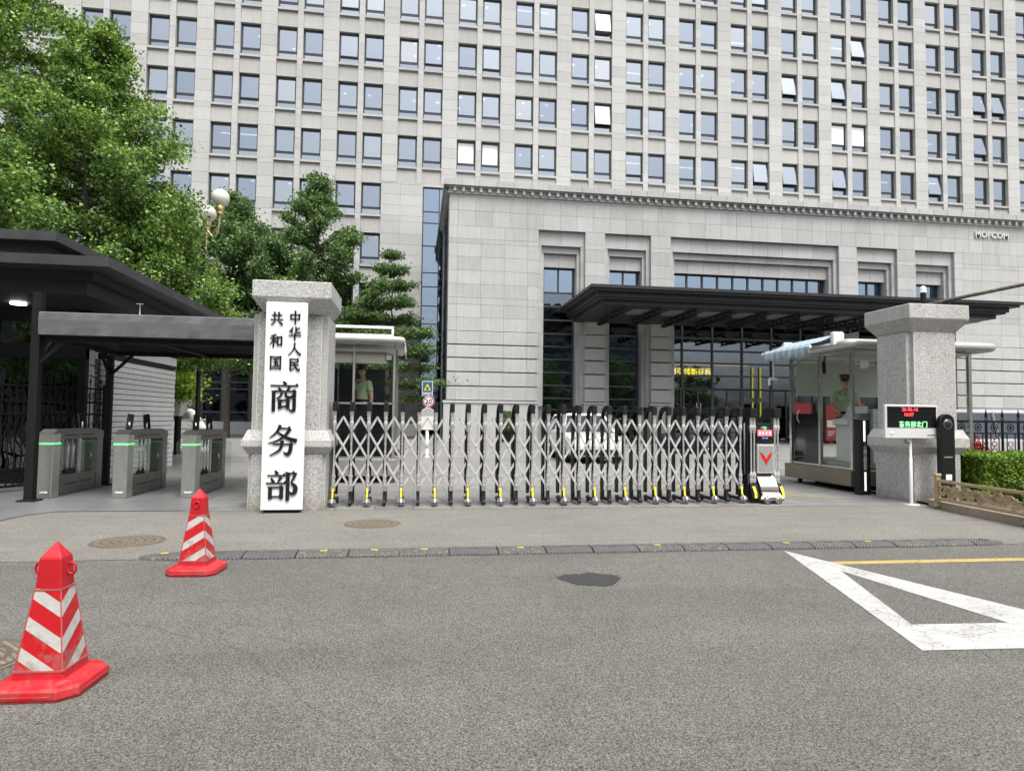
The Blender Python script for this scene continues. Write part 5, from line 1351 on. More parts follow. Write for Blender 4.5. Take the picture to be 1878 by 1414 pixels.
for i in range(ny2):
    for j in range(7): F.append((i*8+j, (i+1)*8+j, (i+1)*8+j+1, i*8+j+1))
m = MB(); m.add(V, F, True); cl = m.build('awning_cloth', clothm, ar); cl.modifiers.new('t', 'SOLIDIFY').thickness = .006
m = MB(); m.tube([(bXx+.25, BY1-.25, 3.0), (bXx+.25, BY1-.25, 2.45)], .018, 8); m.cbox(bXx+.14, bXx+.36, BY1-.28, BY1-.22, 2.40, 2.455, .01); m.box(bXx+.13, bXx+.16, BY1-.28, BY1-.22, 2.28, 2.42); m.build('crank', M['white'], ar)

LX0, LX1, LY0, LY1 = -1.95, -.47, 14.5, 16.9
bL = empty('guard_booth', ((LX0+LX1)/2, LY0, 0), 'narrow glass guard booth with white roof rails behind the left end of the gate', 'guard booth', 'guard booths')
o_ = -Vector(bL.location)
m = MB(); m.box(LX0-.08, LX1+.09, LY0-.1, LY1+.1, .16, .52); m.build('base', plain('booth_base_pale', (.36, .355, .33), .4, .6), bL, o_, bevel=.01)
m = MB(); m.box(LX0+.1, LX1-.1, LY0+.2, LY1-.1, .01, .159); m.build('feet', M['black'], bL, o_)
m = MB()
for x, y in ((LX0, LY0), (LX0+.62, LY0), (LX1, LY0), (LX1, LY1), (LX0, LY1), (LX1, (LY0+LY1)/2)): m.box(x-.024, x+.024, y-.024, y+.024, .52, 3.0)
m.box(LX0+.04, LX1-.04, LY0-.02, LY0+.02, .521, .57); m.box(LX0+.04, LX1-.04, LY0-.025, LY0+.02, 2.84, 2.9); m.box(LX0+.04, LX1-.04, LY0-.02, LY0+.02, 1.70, 1.74)
m.build('frame', plain('booth_frame_steel', (.36, .355, .34), .35, .6), bL, o_)
m = MB(); m.box(LX0+.03, LX1-.03, LY0-.005, LY0+.005, .55, 2.85); m.box(LX1-.005, LX1+.005, LY0+.04, LY1-.03, .55, 2.85); m.box(LX0+.03, LX1-.03, LY1-.005, LY1+.005, .55, 2.85); m.build('glass', M['pane_clear'], bL, o_)
m = MB(); m.box(LX0+.04, LX1-.04, LY0+.02, LY0+.035, .57, 1.70); m.box(LX1-.03, LX1-.02, LY0+.05, LY1-.04, .57, 1.70); m.box(LX0, LX0+.02, LY0+.05, LY1-.04, .57, 2.84); m.build('dark_lower_panel', M['screen'], bL, o_)
m = MB(); m.box(LX0+.04, LX1-.30, LY1-.05, LY1-.035, .57, 2.62); m.build('added_dark_backdrop', M['interior'], bL, o_)  # added dark sheet so the guard stands against darkness
for k, x in enumerate((LX0+.1, LX0+.72, LX0+1.12)):
    m = MB(); 
    for j in range(5): m.box(x+.12, x+.22, LY0-.012, LY0-.006, 1.25+.07*j, 1.265+.07*j)
    m.build('louvre', M['gunblack'], bL, o_)
m = MB(); m.box(LX0+.05, LX1-.17, LY0+.08, LY0+.36, 2.60, 2.86); m.build('cream_cabinet', plain('cream_panel', (.46, .44, .36), .5, var=.06), bL, o_)
m = MB(); m.box(LX1-.20, LX1-.05, LY0+.045, LY0+.06, 2.66, 2.80); fr_ = m.build('notice_frame', M['black'], bL, o_)
m = MB(); m.box(LX1-.185, LX1-.065, LY0+.042, LY0+.0445, 2.675, 2.785); m.build('notice', plain('notice_pale', (.5, .55, .62), .4), bL, o_)
m = MB(); m.box(LX0-.1, LX1+.14, LY0-.16, LY1+.1, 3.0, 3.05); tube_rect(m, LX0-.12, LX1+.16, LY0-.2, LY1+.12, 3.10, .07, .12); m.box(LX0-.12, LX1+.10, LY0-.14, LY1+.1, 3.051, 3.16); m.build('roof', plain('roof_cream', (.52, .51, .47), .4, .2, var=.1), bL, o_)
m = MB()
for z in (3.18, 3.36): m.bar((LX0-.1, LY0-.18, z), (LX1-.02, LY0-.18, z), .05, .055)
m.bar((LX1-.045, LY0-.18, 3.2), (LX1-.045, LY0-.18, 3.34), .05, .05); m.build('roof_rail', M['white'], bL, o_)
M['tarp'] = plain('folded_tarp', (.45, .44, .40), .7, var=.15)
m = MB(); pts = [(0, 0)]; 
vs = []; fs = []
for i in range(9):
    y = LY0-.1+i*.12
    for j, z in enumerate((3.12, 3.02, 2.90, 2.78)): vs.append((LX1+.20+.02*((i+j) % 2)+.012*j, y, z-(.02 if i % 2 else 0)-.03*(i < 2)))
for i in range(8):
    for j in range(3): fs.append((i*4+j, (i+1)*4+j, (i+1)*4+j+1, i*4+j+1))
m.add(vs, fs, True); q = m.build('side_flap', M['tarp'], bL, o_); q.modifiers.new('t', 'SOLIDIFY').thickness = .012
m = MB(); m.cbox(LX1+.05, LX1+.14, LY0+.0, LY0+.16, .60, .72, .01); m.build('junction_box', M['gunblack'], bL, o_)

# ---------------------------------------------------------------- trees
LF_BIG = foliage('ginkgo_leaves', (.030, .080, .018), (.112, .225, .048), (.38, .51, .14), .3)
LF_MID = foliage('far_ginkgo_leaves', (.032, .076, .028), (.095, .178, .062), (.27, .38, .15), .1)
def tree(name, loc, H, env, label, leaf=.07, nleaf=60000, mat=None, branches=60, tiers=0, trunk_r=.16, z0=2.0, seed=1, group=None, spread=.30, up=.35, cat='tree', bark=None, droop=0.0, flat=.55):
    """limbs leave the trunk at many heights; leaves are strewn in flattened sprays along limbs and twigs.
       env(t) gives the crown radius at relative height t (0 bottom of the crown, 1 top)"""
    rg = np.random.default_rng(seed)
    t = empty(name, loc, label, cat, group)
    m = MB(); wob = [(rg.normal(0, .05)*i, rg.normal(0, .05)*i) for i in range(9)]
    tp = [(wob[i][0]*.4, wob[i][1]*.4, H*.97*i/8) for i in range(9)]
    m.tube(tp, [trunk_r*(1-.93*i/8)+.008 for i in range(9)], 8)
    m.build('trunk', M['bark'], t)
    cl = []; wt = []; lm = MB()
    for k in range(branches):
        u = (k+rg.uniform(0, 1))/branches
        u = u**.85
        z = z0+(H-z0)*u
        if tiers: 
            q = round(u*tiers)/tiers; z = z0+(H-z0)*(q*.8+u*.2)
        Rr = env(min(1, (z-z0)/(H-z0)))*rg.uniform(.62, 1.12)
        a = k*2.39996+rg.uniform(-.4, .4)
        rise = up*rg.uniform(.4, 1.4)*Rr; zb = max(z0*.6, z-rise*.9)
        n = max(4, int(Rr/.28)); P = []
        for i in range(n+1):
            f = i/n; aa = a+.25*math.sin(f*3+k)
            P.append(np.array([math.cos(aa)*Rr*f, math.sin(aa)*Rr*f, zb+rise*(f**1.3)-droop*Rr*f*f+.05*rg.normal()]))
        lm.tube([tuple(p) for p in P], [max(.006, trunk_r*.30*(1-f/n)*min(1, Rr/2)) for f in range(n+1)], 5)
        for i in range(1, n+1):
            f = i/n
            if f < .22: continue
            for s in range(3):
                ta = a+rg.uniform(-1.3, 1.3); tl = rg.uniform(.15, .55)*Rr*.42*(1.15-f*.6)
                e = P[i]+np.array([math.cos(ta)*tl, math.sin(ta)*tl, rg.uniform(-.05, .28)*tl])
                for g_ in (.35, .7, 1.0):
                    cl.append(P[i]+(e-P[i])*g_); wt.append(.5+f)
            cl.append(P[i]); wt.append(1.)
    # leader shoot
    for i in range(14):
        f = i/13; cl.append(np.array([rg.normal(0, .08), rg.normal(0, .08), z0+(H-z0)*(.80+.21*f)])); wt.append(.6)
    lm.build('limbs', M['bark'], t)
    cl = np.array(cl); wt = np.array(wt)/sum(wt)
    idx = rg.choice(len(cl), nleaf, p=wt)
    S_ = spread*rg.uniform(.6, 1.4, len(cl))
    P = cl[idx]+rg.normal(size=(nleaf, 3))*np.stack([S_[idx], S_[idx], S_[idx]*flat], 1)*.55
    V, F = leaf_cloud(P, leaf, (0, 0, .5), rg)
    np_mesh('crown', V, F, mat or LF_BIG, t)
    return t
def env_cone(w, top=.08, bulge=.25):
    return lambda t: w*max(top, (1-t)**.8*(.55+.45*min(1, t/bulge)))
def env_round(w): return lambda t: w*max(.12, math.sin(PI*min(1, .16+t*.80))**.75)
# the big ginkgos behind the gatehouse roof
tree('ginkgo_tree', (-13.9, 22.0, 0), 18.5, env_cone(7.6, .1, .2), 'largest bright green ginkgo tree at the left edge, its top beyond the picture', .082, 150000, LF_BIG, 130, 0, .3, 3.6, 3, 'ginkgo trees', .42, .28, droop=.02)
tree('ginkgo_tree', (-9.6, 20.4, 0), 12.6, env_cone(5.3, .14, .35), 'dense ginkgo tree rising over the black gatehouse roof beside the globe lamp', .072, 110000, LF_BIG, 90, 0, .22, 3.2, 5, 'ginkgo trees', .36, .30)
tree('ginkgo_tree', (-7.7, 20.5, 0), 7.6, env_cone(3.3, .2, .4), 'low spreading ginkgo tree filling the gap under the globe lamp', .072, 60000, LF_BIG, 60, 0, .2, 3.2, 15, 'ginkgo trees', .36, .25)
# the trees in front of the office facade
tree('ginkgo_tree', (-11.6, 43, 0), 15.2, env_cone(7.4, .12, .4), 'dark green ginkgo tree in front of the office wall left of the name board', .12, 100000, LF_MID, 80, 0, .2, 4.6, 21, 'ginkgo trees', .5, .3)
tree('ginkgo_tree', (-6.45, 43, 0), 16.7, env_cone(6.4, .05, .35), 'tall pointed ginkgo tree with ragged branches directly behind the name board pillar', .12, 95000, LF_MID, 52, 0, .2, 4.2, 33, 'ginkgo trees', .46, .55)
tree('ginkgo_tree', (-1.6, 42.5, 0), 11.9, env_cone(4.3, .08, .12), 'small tiered ginkgo tree between the name board and the granite entrance block', .12, 30000, LF_MID, 60, 9, .12, 2.7, 44, 'ginkgo trees', .40, .16, droop=.06, flat=.4)
tree('ginkgo_tree', (-9.4, 45.5, 0), 13.5, env_cone(5.4, .14, .3), 'shaded ginkgo tree whose low boughs show under the grey awning', .13, 60000, LF_MID, 60, 0, .22, 4.0, 51, 'ginkgo trees', .5, .1, droop=.10)
# shrub in the planter
V, F = leaf_cloud(np.concatenate([RNG.normal((0, 0, 1.80), (.26, .26, .22), (2200, 3)), RNG.normal((-.15, 0, 2.5), (.20, .2, .45), (1500, 3))]), .085, (0, 0, .4))
np_mesh('leaves', V, F, foliage('shrub_leaves', (.06, .13, .01), (.19, .33, .02), (.42, .52, .06)), PLANTER)
LF_TOP = foliage('topiary_leaves', (.02, .05, .015), (.06, .12, .04), (.16, .24, .10))
def topiary(x, y, label, r=.62, pot=True):
    t = empty('potted_shrub', (x, y, .01), label, 'potted plant', 'round clipped shrubs in black pots')
    m = MB(); m.lathe([(.30, 0), (.42, .58), (.45, .60), (.45, .66), (.40, .66), (.38, .6)], (0, 0, 0), 16); m.build('pot', M['black'], t)
    m = MB(); m.lathe([(.04, .5), (.03, 1.0)], (0, 0, 0), 6); m.build('stem', M['bark'], t)
    P = RNG.normal(size=(5200, 3)); P /= np.linalg.norm(P, axis=1, keepdims=True); P *= r*RNG.uniform(.82, 1.06, (5200, 1)); P += (0, 0, 1.18)
    V, F = leaf_cloud(P, .055, None); np_mesh('leaves', V, F, LF_TOP, t)
    return t
topiary(5.35, 38.4, 'round clipped shrub in a black pot before the plain granite wall')
topiary(11.6, 38.6, 'round clipped shrub in a black pot between the first two tall lobby windows', .5)
topiary(16.0, 38.8, 'round clipped shrub in a black pot beside the glass entrance doors', .45)

# ---------------------------------------------------------------- globe lamp
gl = empty('street_lamp', (-6.62, 21.3, -.32), 'brass street lamp with white glass globes on curved arms among the leaves', 'street lamp')
BR = plain('brass', (.50, .40, .20), .35, .7)
m = MB(); m.lathe([(.14, 0), (.14, .5), (.07, .7), (.06, 6.9), (.09, 7.0), (.03, 7.3)], (0, 0, 0), 12); m.build('post', M['gunblack'], gl)
for k, (a, dz) in enumerate(((R(-12), .35), (R(97), .0))):
    ca, sa = math.cos(a), math.sin(a); r = .50
    m = MB(); P = [(ca*(.04+(r-.04)*math.sin(t/2)), sa*(.04+(r-.04)*math.sin(t/2)), 7.25+dz-.0-.55*math.sin(t)*.9+.35*(t/PI)) for t in np.linspace(0, PI, 10)]
    m.tube(P, .028, 8); m.tube([(ca*.1, sa*.1, 7.3), (ca*.25, sa*.25, 7.12+dz*.5), (ca*.45, sa*.45, 7.25+dz)], .016, 6); m.build('arm', BR, gl)
    m = MB(); m.lathe([(.03, 0), (.10, .04), (.11, .06), (.08, .09), (.11, .14), (.14, .30), (.12, .31)], (ca*r, sa*r, 7.58+dz), 14); m.build('holder', BR, gl)
    m = MB(); m.lathe([(.27*math.sin(t), .27*(1-math.cos(t))) for t in np.linspace(.35, PI-.01, 14)], (ca*r, sa*r, 7.87+dz), 22); m.build('globe', plain('globe_glass', (.66, .64, .58), .3, var=.04), gl)

# ---------------------------------------------------------------- warning sign and speed sign
wsn = empty('warning_sign', (.42, 24.0, 0), 'blue warning sign with yellow triangle on a post behind the gate', 'road sign')
m = MB(); m.lathe([(.05, 0), (.05, 2.2)], (0, .06, 0), 10); m.build('post', M['white'], wsn)
m = MB(); m.cbox(-.20, .20, 0, .02, 2.18, 2.74, .008); bd = m.build('board', plain('sign_pale_edge', (.45, .52, .60), .4), wsn)
m = MB(); m.box(-.17, .17, -.004, -.0005, 2.36, 2.71); m.box(-.17, .17, -.004, -.0005, 2.20, 2.345); m.build('blue_field', plain('sign_blue', (.03, .09, .17), .4), bd)
m = MB(); m.prism([(-.13, 2.405), (.13, 2.405), (0, 2.655)], -.008, -.0045, 'xz'); m.build('yellow_triangle', plain('sign_yellow', (.65, .48, .05), .4), bd)
m = MB(); m.lathe([(.001, -.003), (.04, -.003), (.04, 0)], (0, -.0085, 2.49), 10, 'y'); m.box(-.04, .04, -.0115, -.0085, 2.43, 2.46); m.build('pictogram', M['black'], bd)
text_mesh('sign_text', '减速慢行', .085, M['white'], (0, -.005, 2.272), (PI/2, 0, 0), bd, .0006, bold=.001)
ssn = empty('speed_limit_sign', (.44, 23.6, 0), 'round 20 speed limit sign above a curved mirror board on a white post', 'road sign')
m = MB(); m.lathe([(.09, 0), (.09, .03), (.05, .04), (.05, 1.5)], (0, .05, 0), 10); m.build('post', M['white'], ssn)
m = MB(); m.lathe([(.001, -.01), (.20, -.01), (.205, .0)], (.02, 0, 1.98), 28, 'y'); dc = m.build('disc', M['white'], ssn)
m = MB(); m.tube([(.02+.178*math.cos(a), -.012, 1.98+.178*math.sin(a)) for a in np.linspace(0, 2*PI, 33)[:-1]], .018, 6, closed=True); m.build('red_ring', plain('sign_red', (.40, .02, .02), .4), dc)
text_mesh('speed_text', '20', .24, M['black'], (.02, -.013, 1.98), (PI/2, 0, 0), dc, .001, bold=.006)
m = MB(); P = [(-.27, 1.0), (.27, 1.0), (.27, 1.5)]+[(.27*math.cos(a), 1.5+.25*math.sin(a)) for a in np.linspace(0.1, PI-.1, 12)]+[(-.27, 1.5)]
P = [(-.2, .98), (.2, .98), (.27, 1.08), (.27, 1.5)]+[(.27*math.cos(a), 1.5+.27*math.sin(a)) for a in np.linspace(.1, PI-.1, 14)]+[(-.27, 1.5), (-.27, 1.08)]
m.prism(P, -.02, .02, 'xz'); m.build('board', M['offwhite'], ssn)
m = MB(); m.prism([(-.25, 1.47)]+[(.25, 1.47)]+[(.25*math.cos(a), 1.5+.25*math.sin(a)) for a in np.linspace(.05, PI-.05, 14)], -.024, -.0205, 'xz'); m.build('mirror', M['chrome'], ssn)

# ---------------------------------------------------------------- red display boards at the entrance
def redboard(x, y, w, h, label, mark):
    t = empty('display_board', (x, y, .02), label, 'display board', 'red display boards by the entrance')
    m = MB(); m.cbox(-w/2, w/2, 0, .12, .15, h, .02); m.build('panel', plain('board_red', (.26, .010, .012), .4, var=.15), t)
    m = MB(); 
    for s_ in (-1, 1): m.box(s_*w*.4-.05, s_*w*.4+.05, -.1, .3, 0, .149)
    m.build('foot', M['black'], t)
    m = MB(); m.box(-w*.42, w*.42, -.006, -.0005, h*.42, h*.60) if mark else m.box(-w*.2, w*.2, -.006, -.0005, h*.3, h*.75)
    for k in range(3): m.box(-w*.35, w*.1*k, -.006, -.0005, h*(.2+.05*k), h*(.22+.05*k))
    m.build('pale_notice', M['offwhite'], t)
redboard(24.6, 38.9, 1.3, 2.6, 'red board with pale notice standing just right of the yellow marked door', True)
redboard(26.9, 39.2, .9, 2.5, 'narrow red board seen past the left edge of the right booth', True)
redboard(28.6, 39.4, 1.6, 2.7, 'wide red poster board seen through the booth glass behind the guard', False)

# ---------------------------------------------------------------- cars
M['tyre'] = plain('tyre_rubber', (.012, .012, .013), .8)
M['rim'] = plain('alloy_rim', (.45, .45, .46), .3, .8)
M['carglass'] = glassy('car_glass', (.12, .13, .14), .65, .01, (.28, .31, .34))
M['lamp'] = plain('headlamp', (.65, .68, .70), .1, .3); M['tail'] = plain('tail_lamp', (.35, .01, .01), .2)
def paint(name, c):
    N = NT(name); N.set(color=c, rough=.28, coat=.7, metal=.15); N.b.inputs['Coat Roughness'].default_value = .06; return N.m
def car(loc, rz, body, label, L=4.6, W=1.86, H=1.65, suv=True, plate=None, plate_text=''):
    """front faces local -Y; origin on the ground under the middle of the front bumper"""
    t = empty('parked_car', loc, label, 'car', 'cars in the courtyard', rz)
    hood = .98 if suv else .82; belt = 1.02 if suv else .90
    st = [(0.0, .30, .70, .80), (.10, .22, .84, .90), (.45, .20, hood-.06, .97), (1.25, .20, hood, 1.0), (2.3, .20, belt, 1.0), (3.6, .20, belt+.02, 1.0), (L-.35, .22, belt+.0, .97), (L-.04, .30, belt-.1, .90), (L, .40, .8, .84)]
    m = MB(); vs = []; fs = []
    for y, zb, ztp, k in st:
        hw = W/2*k
        vs += [(s*x_, y, z) for s, x_, z in ((-1, hw*.86, zb), (-1, hw*.98, zb+.10), (-1, hw, (zb+ztp)/2), (-1, hw*.96, ztp-.07), (-1, hw*.86, ztp), (1, hw*.0, ztp+.035), (1, hw*.86, ztp), (1, hw*.96, ztp-.07), (1, hw, (zb+ztp)/2), (1, hw*.98, zb+.10), (1, hw*.86, zb))]
    K = 11
    for i in range(len(st)-1):
        for j in range(K): fs.append((i*K+j, (i+1)*K+j, (i+1)*K+(j+1) % K, i*K+(j+1) % K))
    fs += [tuple(range(K)), tuple(range((len(st)-1)*K, len(st)*K))]
    m.add(vs, fs, True); bo_ = m.build('body', body, t)
    es = bo_.modifiers.new('e', 'EDGE_SPLIT'); es.split_angle = R(38)
    # cabin: glass shell under a painted roof
    yw0, yw1, yr1, yr0 = (1.15, 1.95, L-.55 if suv else L-1.2, L-.12 if suv else L-.45)
    hw0, hw1 = W/2*.88, W/2*.70
    m = MB(); zt_ = H-.06
    def ring(y0_, y1_, z, hw): return [(-hw, y0_, z), (hw, y0_, z), (hw, y1_, z), (-hw, y1_, z)]
    m.add(ring(yw0, yr0, belt-.04, hw0)+ring(yw1, yr1, zt_, hw1), [(0,1,5,4),(1,2,6,5),(2,3,7,6),(3,0,4,7)]); m.build('windows', M['carglass'], t)
    m = MB(); m.add(ring(yw1-.05, yr1+.05, zt_-.02, hw1+.02)+ring(yw1+.12, yr1-.15, H, hw1-.12), [(0,1,5,4),(1,2,6,5),(2,3,7,6),(3,0,4,7),(4,5,6,7),(3,2,1,0)], False)
    for s in (-1, 1):
        m.bar((s*hw0, yw0, belt-.03), (s*(hw1+.0), yw1, zt_), .07, .05); m.bar((s*hw0, yr0, belt-.03), (s*hw1, yr1, zt_), .12, .06)
        ym = (yw1+yr1)/2; m.bar((s*(hw0+.004), ym+.05, belt-.03), (s*(hw1+.004), ym, zt_), .02, .09)
    m.build('roof', body, t)
    m = MB(); m.box(-hw0+.1, hw0-.1, yw0+.3, yr0-.3, .35, belt+.05); 
    for s in (-.35, .35): m.cbox(s-.22, s+.22, yw1+.5, yw1+.62, belt-.1, belt+.35, .04)
    m.build('seats', M['black'], t)
    for y in (.85, L-.95):
        for s in (-1, 1):
            x = s*(W/2-.10); m = MB(); m.lathe([(.001, -.11), (.30, -.11), (.335, -.08), (.335, .08), (.30, .115), (.001, .115)], (x, y, .335), 22, 'x'); w_ = m.build('wheel', M['tyre'], t)
            m = MB(); m.lathe([(.001, 0), (.22, 0), (.23, .006), (.001, .012)] if s > 0 else [(.001, -.012), (.23, -.006), (.22, 0), (.001, 0)], (x+s*.118, y, .335), 18, 'x'); r_ = m.build('rim', M['tyre'], w_)
            m = MB()
            for k in range(5):
                a = k*2*PI/5; m.bar((x+s*.134, y, .335), (x+s*.134, y+.21*math.cos(a), .335+.21*math.sin(a)), .02, .05, (s, 0, 0))
            m.tube([(x+s*.128, y+.215*math.cos(a), .335+.215*math.sin(a)) for a in np.linspace(0, 2*PI, 17)[:-1]], .016, 5, closed=True); m.build('spokes', M['rim'], r_)
    z_ = .66 if suv else .60
    for s in (-1, 1):
        m = MB(); m.add([(s*W*.20, -.015, z_), (s*W*.425, .10, z_+.02), (s*W*.44, .16, z_+.12), (s*W*.20, .03, z_+.09)], [(0,1,2,3)]); q = m.build('headlight', M['lamp'], t); q.modifiers.new('s', 'SOLIDIFY').thickness = .03
        m = MB(); m.cbox(s*W/2*.93, s*(W/2*.93+.17), 1.35, 1.46, belt-.02, belt+.12, .02); m.build('mirror', body, t)
        m = MB(); m.cbox(s*(W/2-.12)-.1, s*(W/2-.12)+.1, L-.10, L-.0, .80, .98, .01); m.build('tail_light', M['tail'], t)
    m = MB(); m.box(-W*.36, W*.36, -.02, .06, .28, .44); m.box(-W*.28, W*.28, -.028, .02, .45, .455); m.build('grille', M['black'], t)
    m = MB(); m.box(-.22, .22, -.035, -.018, .46, .58); q = m.build('number_plate', plate or plain('plate_blue', (.03, .08, .35), .4), t)
    m = MB(); m.box(-W*.45, W*.45, .2, L-.2, .16, .205); m.build('underbody', M['black'], t)
    return t
WP = paint('white_car_paint', (.66, .66, .67)); BP = paint('black_car_paint', (.012, .012, .014)); SP = paint('silver_car_paint', (.42, .42, .42)); GP = paint('grey_car_paint', (.10, .10, .11))
car((5.72, 20.2, .01), R(-3), WP, 'white car with green number plate parked behind the middle of the gate', 4.65, 1.9, 1.62, True, plain('plate_green', (.35, .62, .42), .4))
car((11.0, 26.6, .01), R(-52), BP, 'black sedan seen between the gate posts near the entrance steps', 4.8, 1.85, 1.48, False)
car((14.2, 31.2, .01), R(-35), SP, 'silver car with red tail lamps parked beyond the black sedan', 4.6, 1.82, 1.5, True)
car((12.35, 16.4, .01), R(90+180), SP, 'silver car with dark roof glass behind the black iron fence at right', 4.9, 1.9, 1.80, True)
fp = empty('flower_pot', (12.55, 13.4, .01), 'red flowers in a low pot behind the iron fence at right', 'flower pot')
m = MB(); m.lathe([(.2, 0), (.3, .4), (.3, .5)], (0, 0, 0), 12); m.build('pot', M['black'], fp)
V, F = leaf_cloud(RNG.normal((0, 0, .85), (.2, .2, .14), (900, 3)), .05); np_mesh('petals', V, F, foliage('red_petals', (.25, .004, .008), (.50, .01, .015), (.62, .05, .04)), fp)
V, F = leaf_cloud(RNG.normal((0, 0, .68), (.2, .2, .1), (700, 3)), .05); np_mesh('leaves', V, F, LF_TOP, fp)

# ---------------------------------------------------------------- street side opposite the gate (seen only as reflections)
ob = empty('opposite_building', (-16, -38, 0), 'long office building across the road, seen mirrored in the lobby glass', 'building')
m = MB(); m.box(-34, 14, -9, 0, 0, 27); m.build('wall', plain('opposite_wall', (.20, .17, .15), .8), ob)
m = MB(); 
for i in range(11):
    for k in range(7): m.box(-32.5+i*4.2, -30.2+i*4.2, .01, .05, 2+k*3.6, 4.2+k*3.6)
o_ = m.build('windows', M['carglass'], ob); o_['kind'] = 'stuff'
m = MB(); P = [(-35, 27), (15, 27), (13, 29.5), (2, 31.5), (-10, 34), (-22, 31.5), (-33, 29.5)]; m.prism(P, -9.5, .6, 'xz'); m.build('roof', plain('opposite_roof', (.09, .14, .17), .5), ob)
ob2 = empty('opposite_tower', (34, -44, 0), 'plain glass tower across the road, seen mirrored in the lobby glass', 'building')
m = MB(); m.box(-12, 12, -9, 0, 0, 24); m.build('wall', plain('tower_wall', (.16, .19, .22), .5), ob2)
m = MB()
for k in range(7): m.box(-11, 11, .01, .05, 1.5+k*3.3, 3.4+k*3.3)
m.build('window_bands', M['carglass'], ob2)
for i, (x, y, s_) in enumerate(((-22, -16, 4), (-12, -17, 8), (-3, -15.5, 6), (8, -17, 9), (19, -16, 10), (31, -17, 12), (44, -16, 14))):
    tree('street_tree', (x, y, 0), 9.5+(i % 3), env_round(4.2), ('street tree across the road behind the camera, %s in its row' % ('first', 'second', 'third', 'fourth', 'fifth', 'sixth', 'seventh')[i]), .28, 5200, LF_MID, 26, 0, .2, 2.4, 60+i, 'street trees across the road', .75, .3)

# ---------------------------------------------------------------- guards
def skin_chain(name, pts, edges, radii, mat, parent, root=0, sub=2):
    me = bpy.data.meshes.new(name); me.from_pydata([tuple(p) for p in pts], edges, [])
    o = bpy.data.objects.new(name, me); col.objects.link(o)
    sk = o.modifiers.new('skin', 'SKIN'); sk.use_smooth_shade = True
    for i, v in enumerate(me.skin_vertices[0].data):
        r = radii[i]; v.radius = r if isinstance(r, tuple) else (r, r)
        v.use_root = (i == root)
    ss = o.modifiers.new('sub', 'SUBSURF'); ss.levels = sub; ss.render_levels = sub
    bpy.context.view_layer.update()
    m2 = bpy.data.meshes.new_from_object(o.evaluated_get(bpy.context.evaluated_depsgraph_get()))
    bpy.data.objects.remove(o); m2.materials.clear(); m2.materials.append(mat); m2.name = name
    m2.polygons.foreach_set('use_smooth', [True]*len(m2.polygons))
    o = bpy.data.objects.new(name, m2); col.objects.link(o); o.parent = parent; return o
def head_verts(bm_v, bm_f, c, h=.235):
    """ellipsoid head sculpted with brow, nose, lips, chin and ears; faces -Y"""
    nu, nv = 28, 22; base = len(bm_v)
    for j in range(nv+1):
        th = PI*j/nv; z = math.cos(th)
        for i in range(nu):
            ph = 2*PI*i/nu; x = math.sin(th)*math.sin(ph); y = -math.sin(th)*math.cos(ph)
            rx, ry = .077, .096
            k = 1.0 if z > -.1 else 1-.42*((-.1-z)/.9)**1.3
            X, Y, Z = x*rx*k, y*ry*(1-.12*max(0, -z)), z*h/2
            front = max(0, -y)**3; ax = abs(x)
            if front > .1:
                Y -= .020*math.exp(-((z+.12)/.14)**2)*math.exp(-(x/.16)**2)          # nose
                Y -= .008*math.exp(-((z-.12)/.10)**2)*math.exp(-(x/.20)**2)*.4
                Y += .010*math.exp(-((z-.03)/.10)**2)*math.exp(-((ax-.38)/.17)**2)     # eye sockets
                Y -= .006*math.exp(-((z-.20)/.09)**2)*math.exp(-((ax-.35)/.3)**2)      # brow
                Y -= .007*math.exp(-((z+.46)/.07)**2)*math.exp(-(x/.26)**2)            # lips
                Y -= .010*math.exp(-((z+.82)/.16)**2)*math.exp(-(x/.35)**2)            # chin
            if abs(y) < .35 and ax > .8 and abs(z+.05) < .26: X += math.copysign(.014*math.exp(-((z+.05)/.16)**2)*math.exp(-((y-.05)/.2)**2), x)
            bm_v.append((c[0]+X, c[1]+Y, c[2]+Z))
    for j in range(nv):
        for i in range(nu):
            bm_f.append((base+j*nu+i, base+j*nu+(i+1) % nu, base+(j+1)*nu+(i+1) % nu, base+(j+1)*nu+i))
SKIN = plain('skin', (.46, .28, .20), .5, var=.08, scale=20)
N = NT('uniform_shirt'); p = N.coord()
N.set(color=N.ramp(N.noise(p, 5, 4), [(.3, (.31, .42, .25)), (.7, (.37, .49, .30))]), rough=.8); N.bump(N.noise(p, 16, 3), .35, .015); SHIRT = N.m
TROU = plain('dark_trousers', (.02, .024, .022), .8); CAP = plain('cap_dark', (.016, .019, .02), .7); REDC = plain('shoulder_red', (.36, .015, .015), .5); BADGE = plain('badge_gold', (.55, .42, .15), .3, .6)
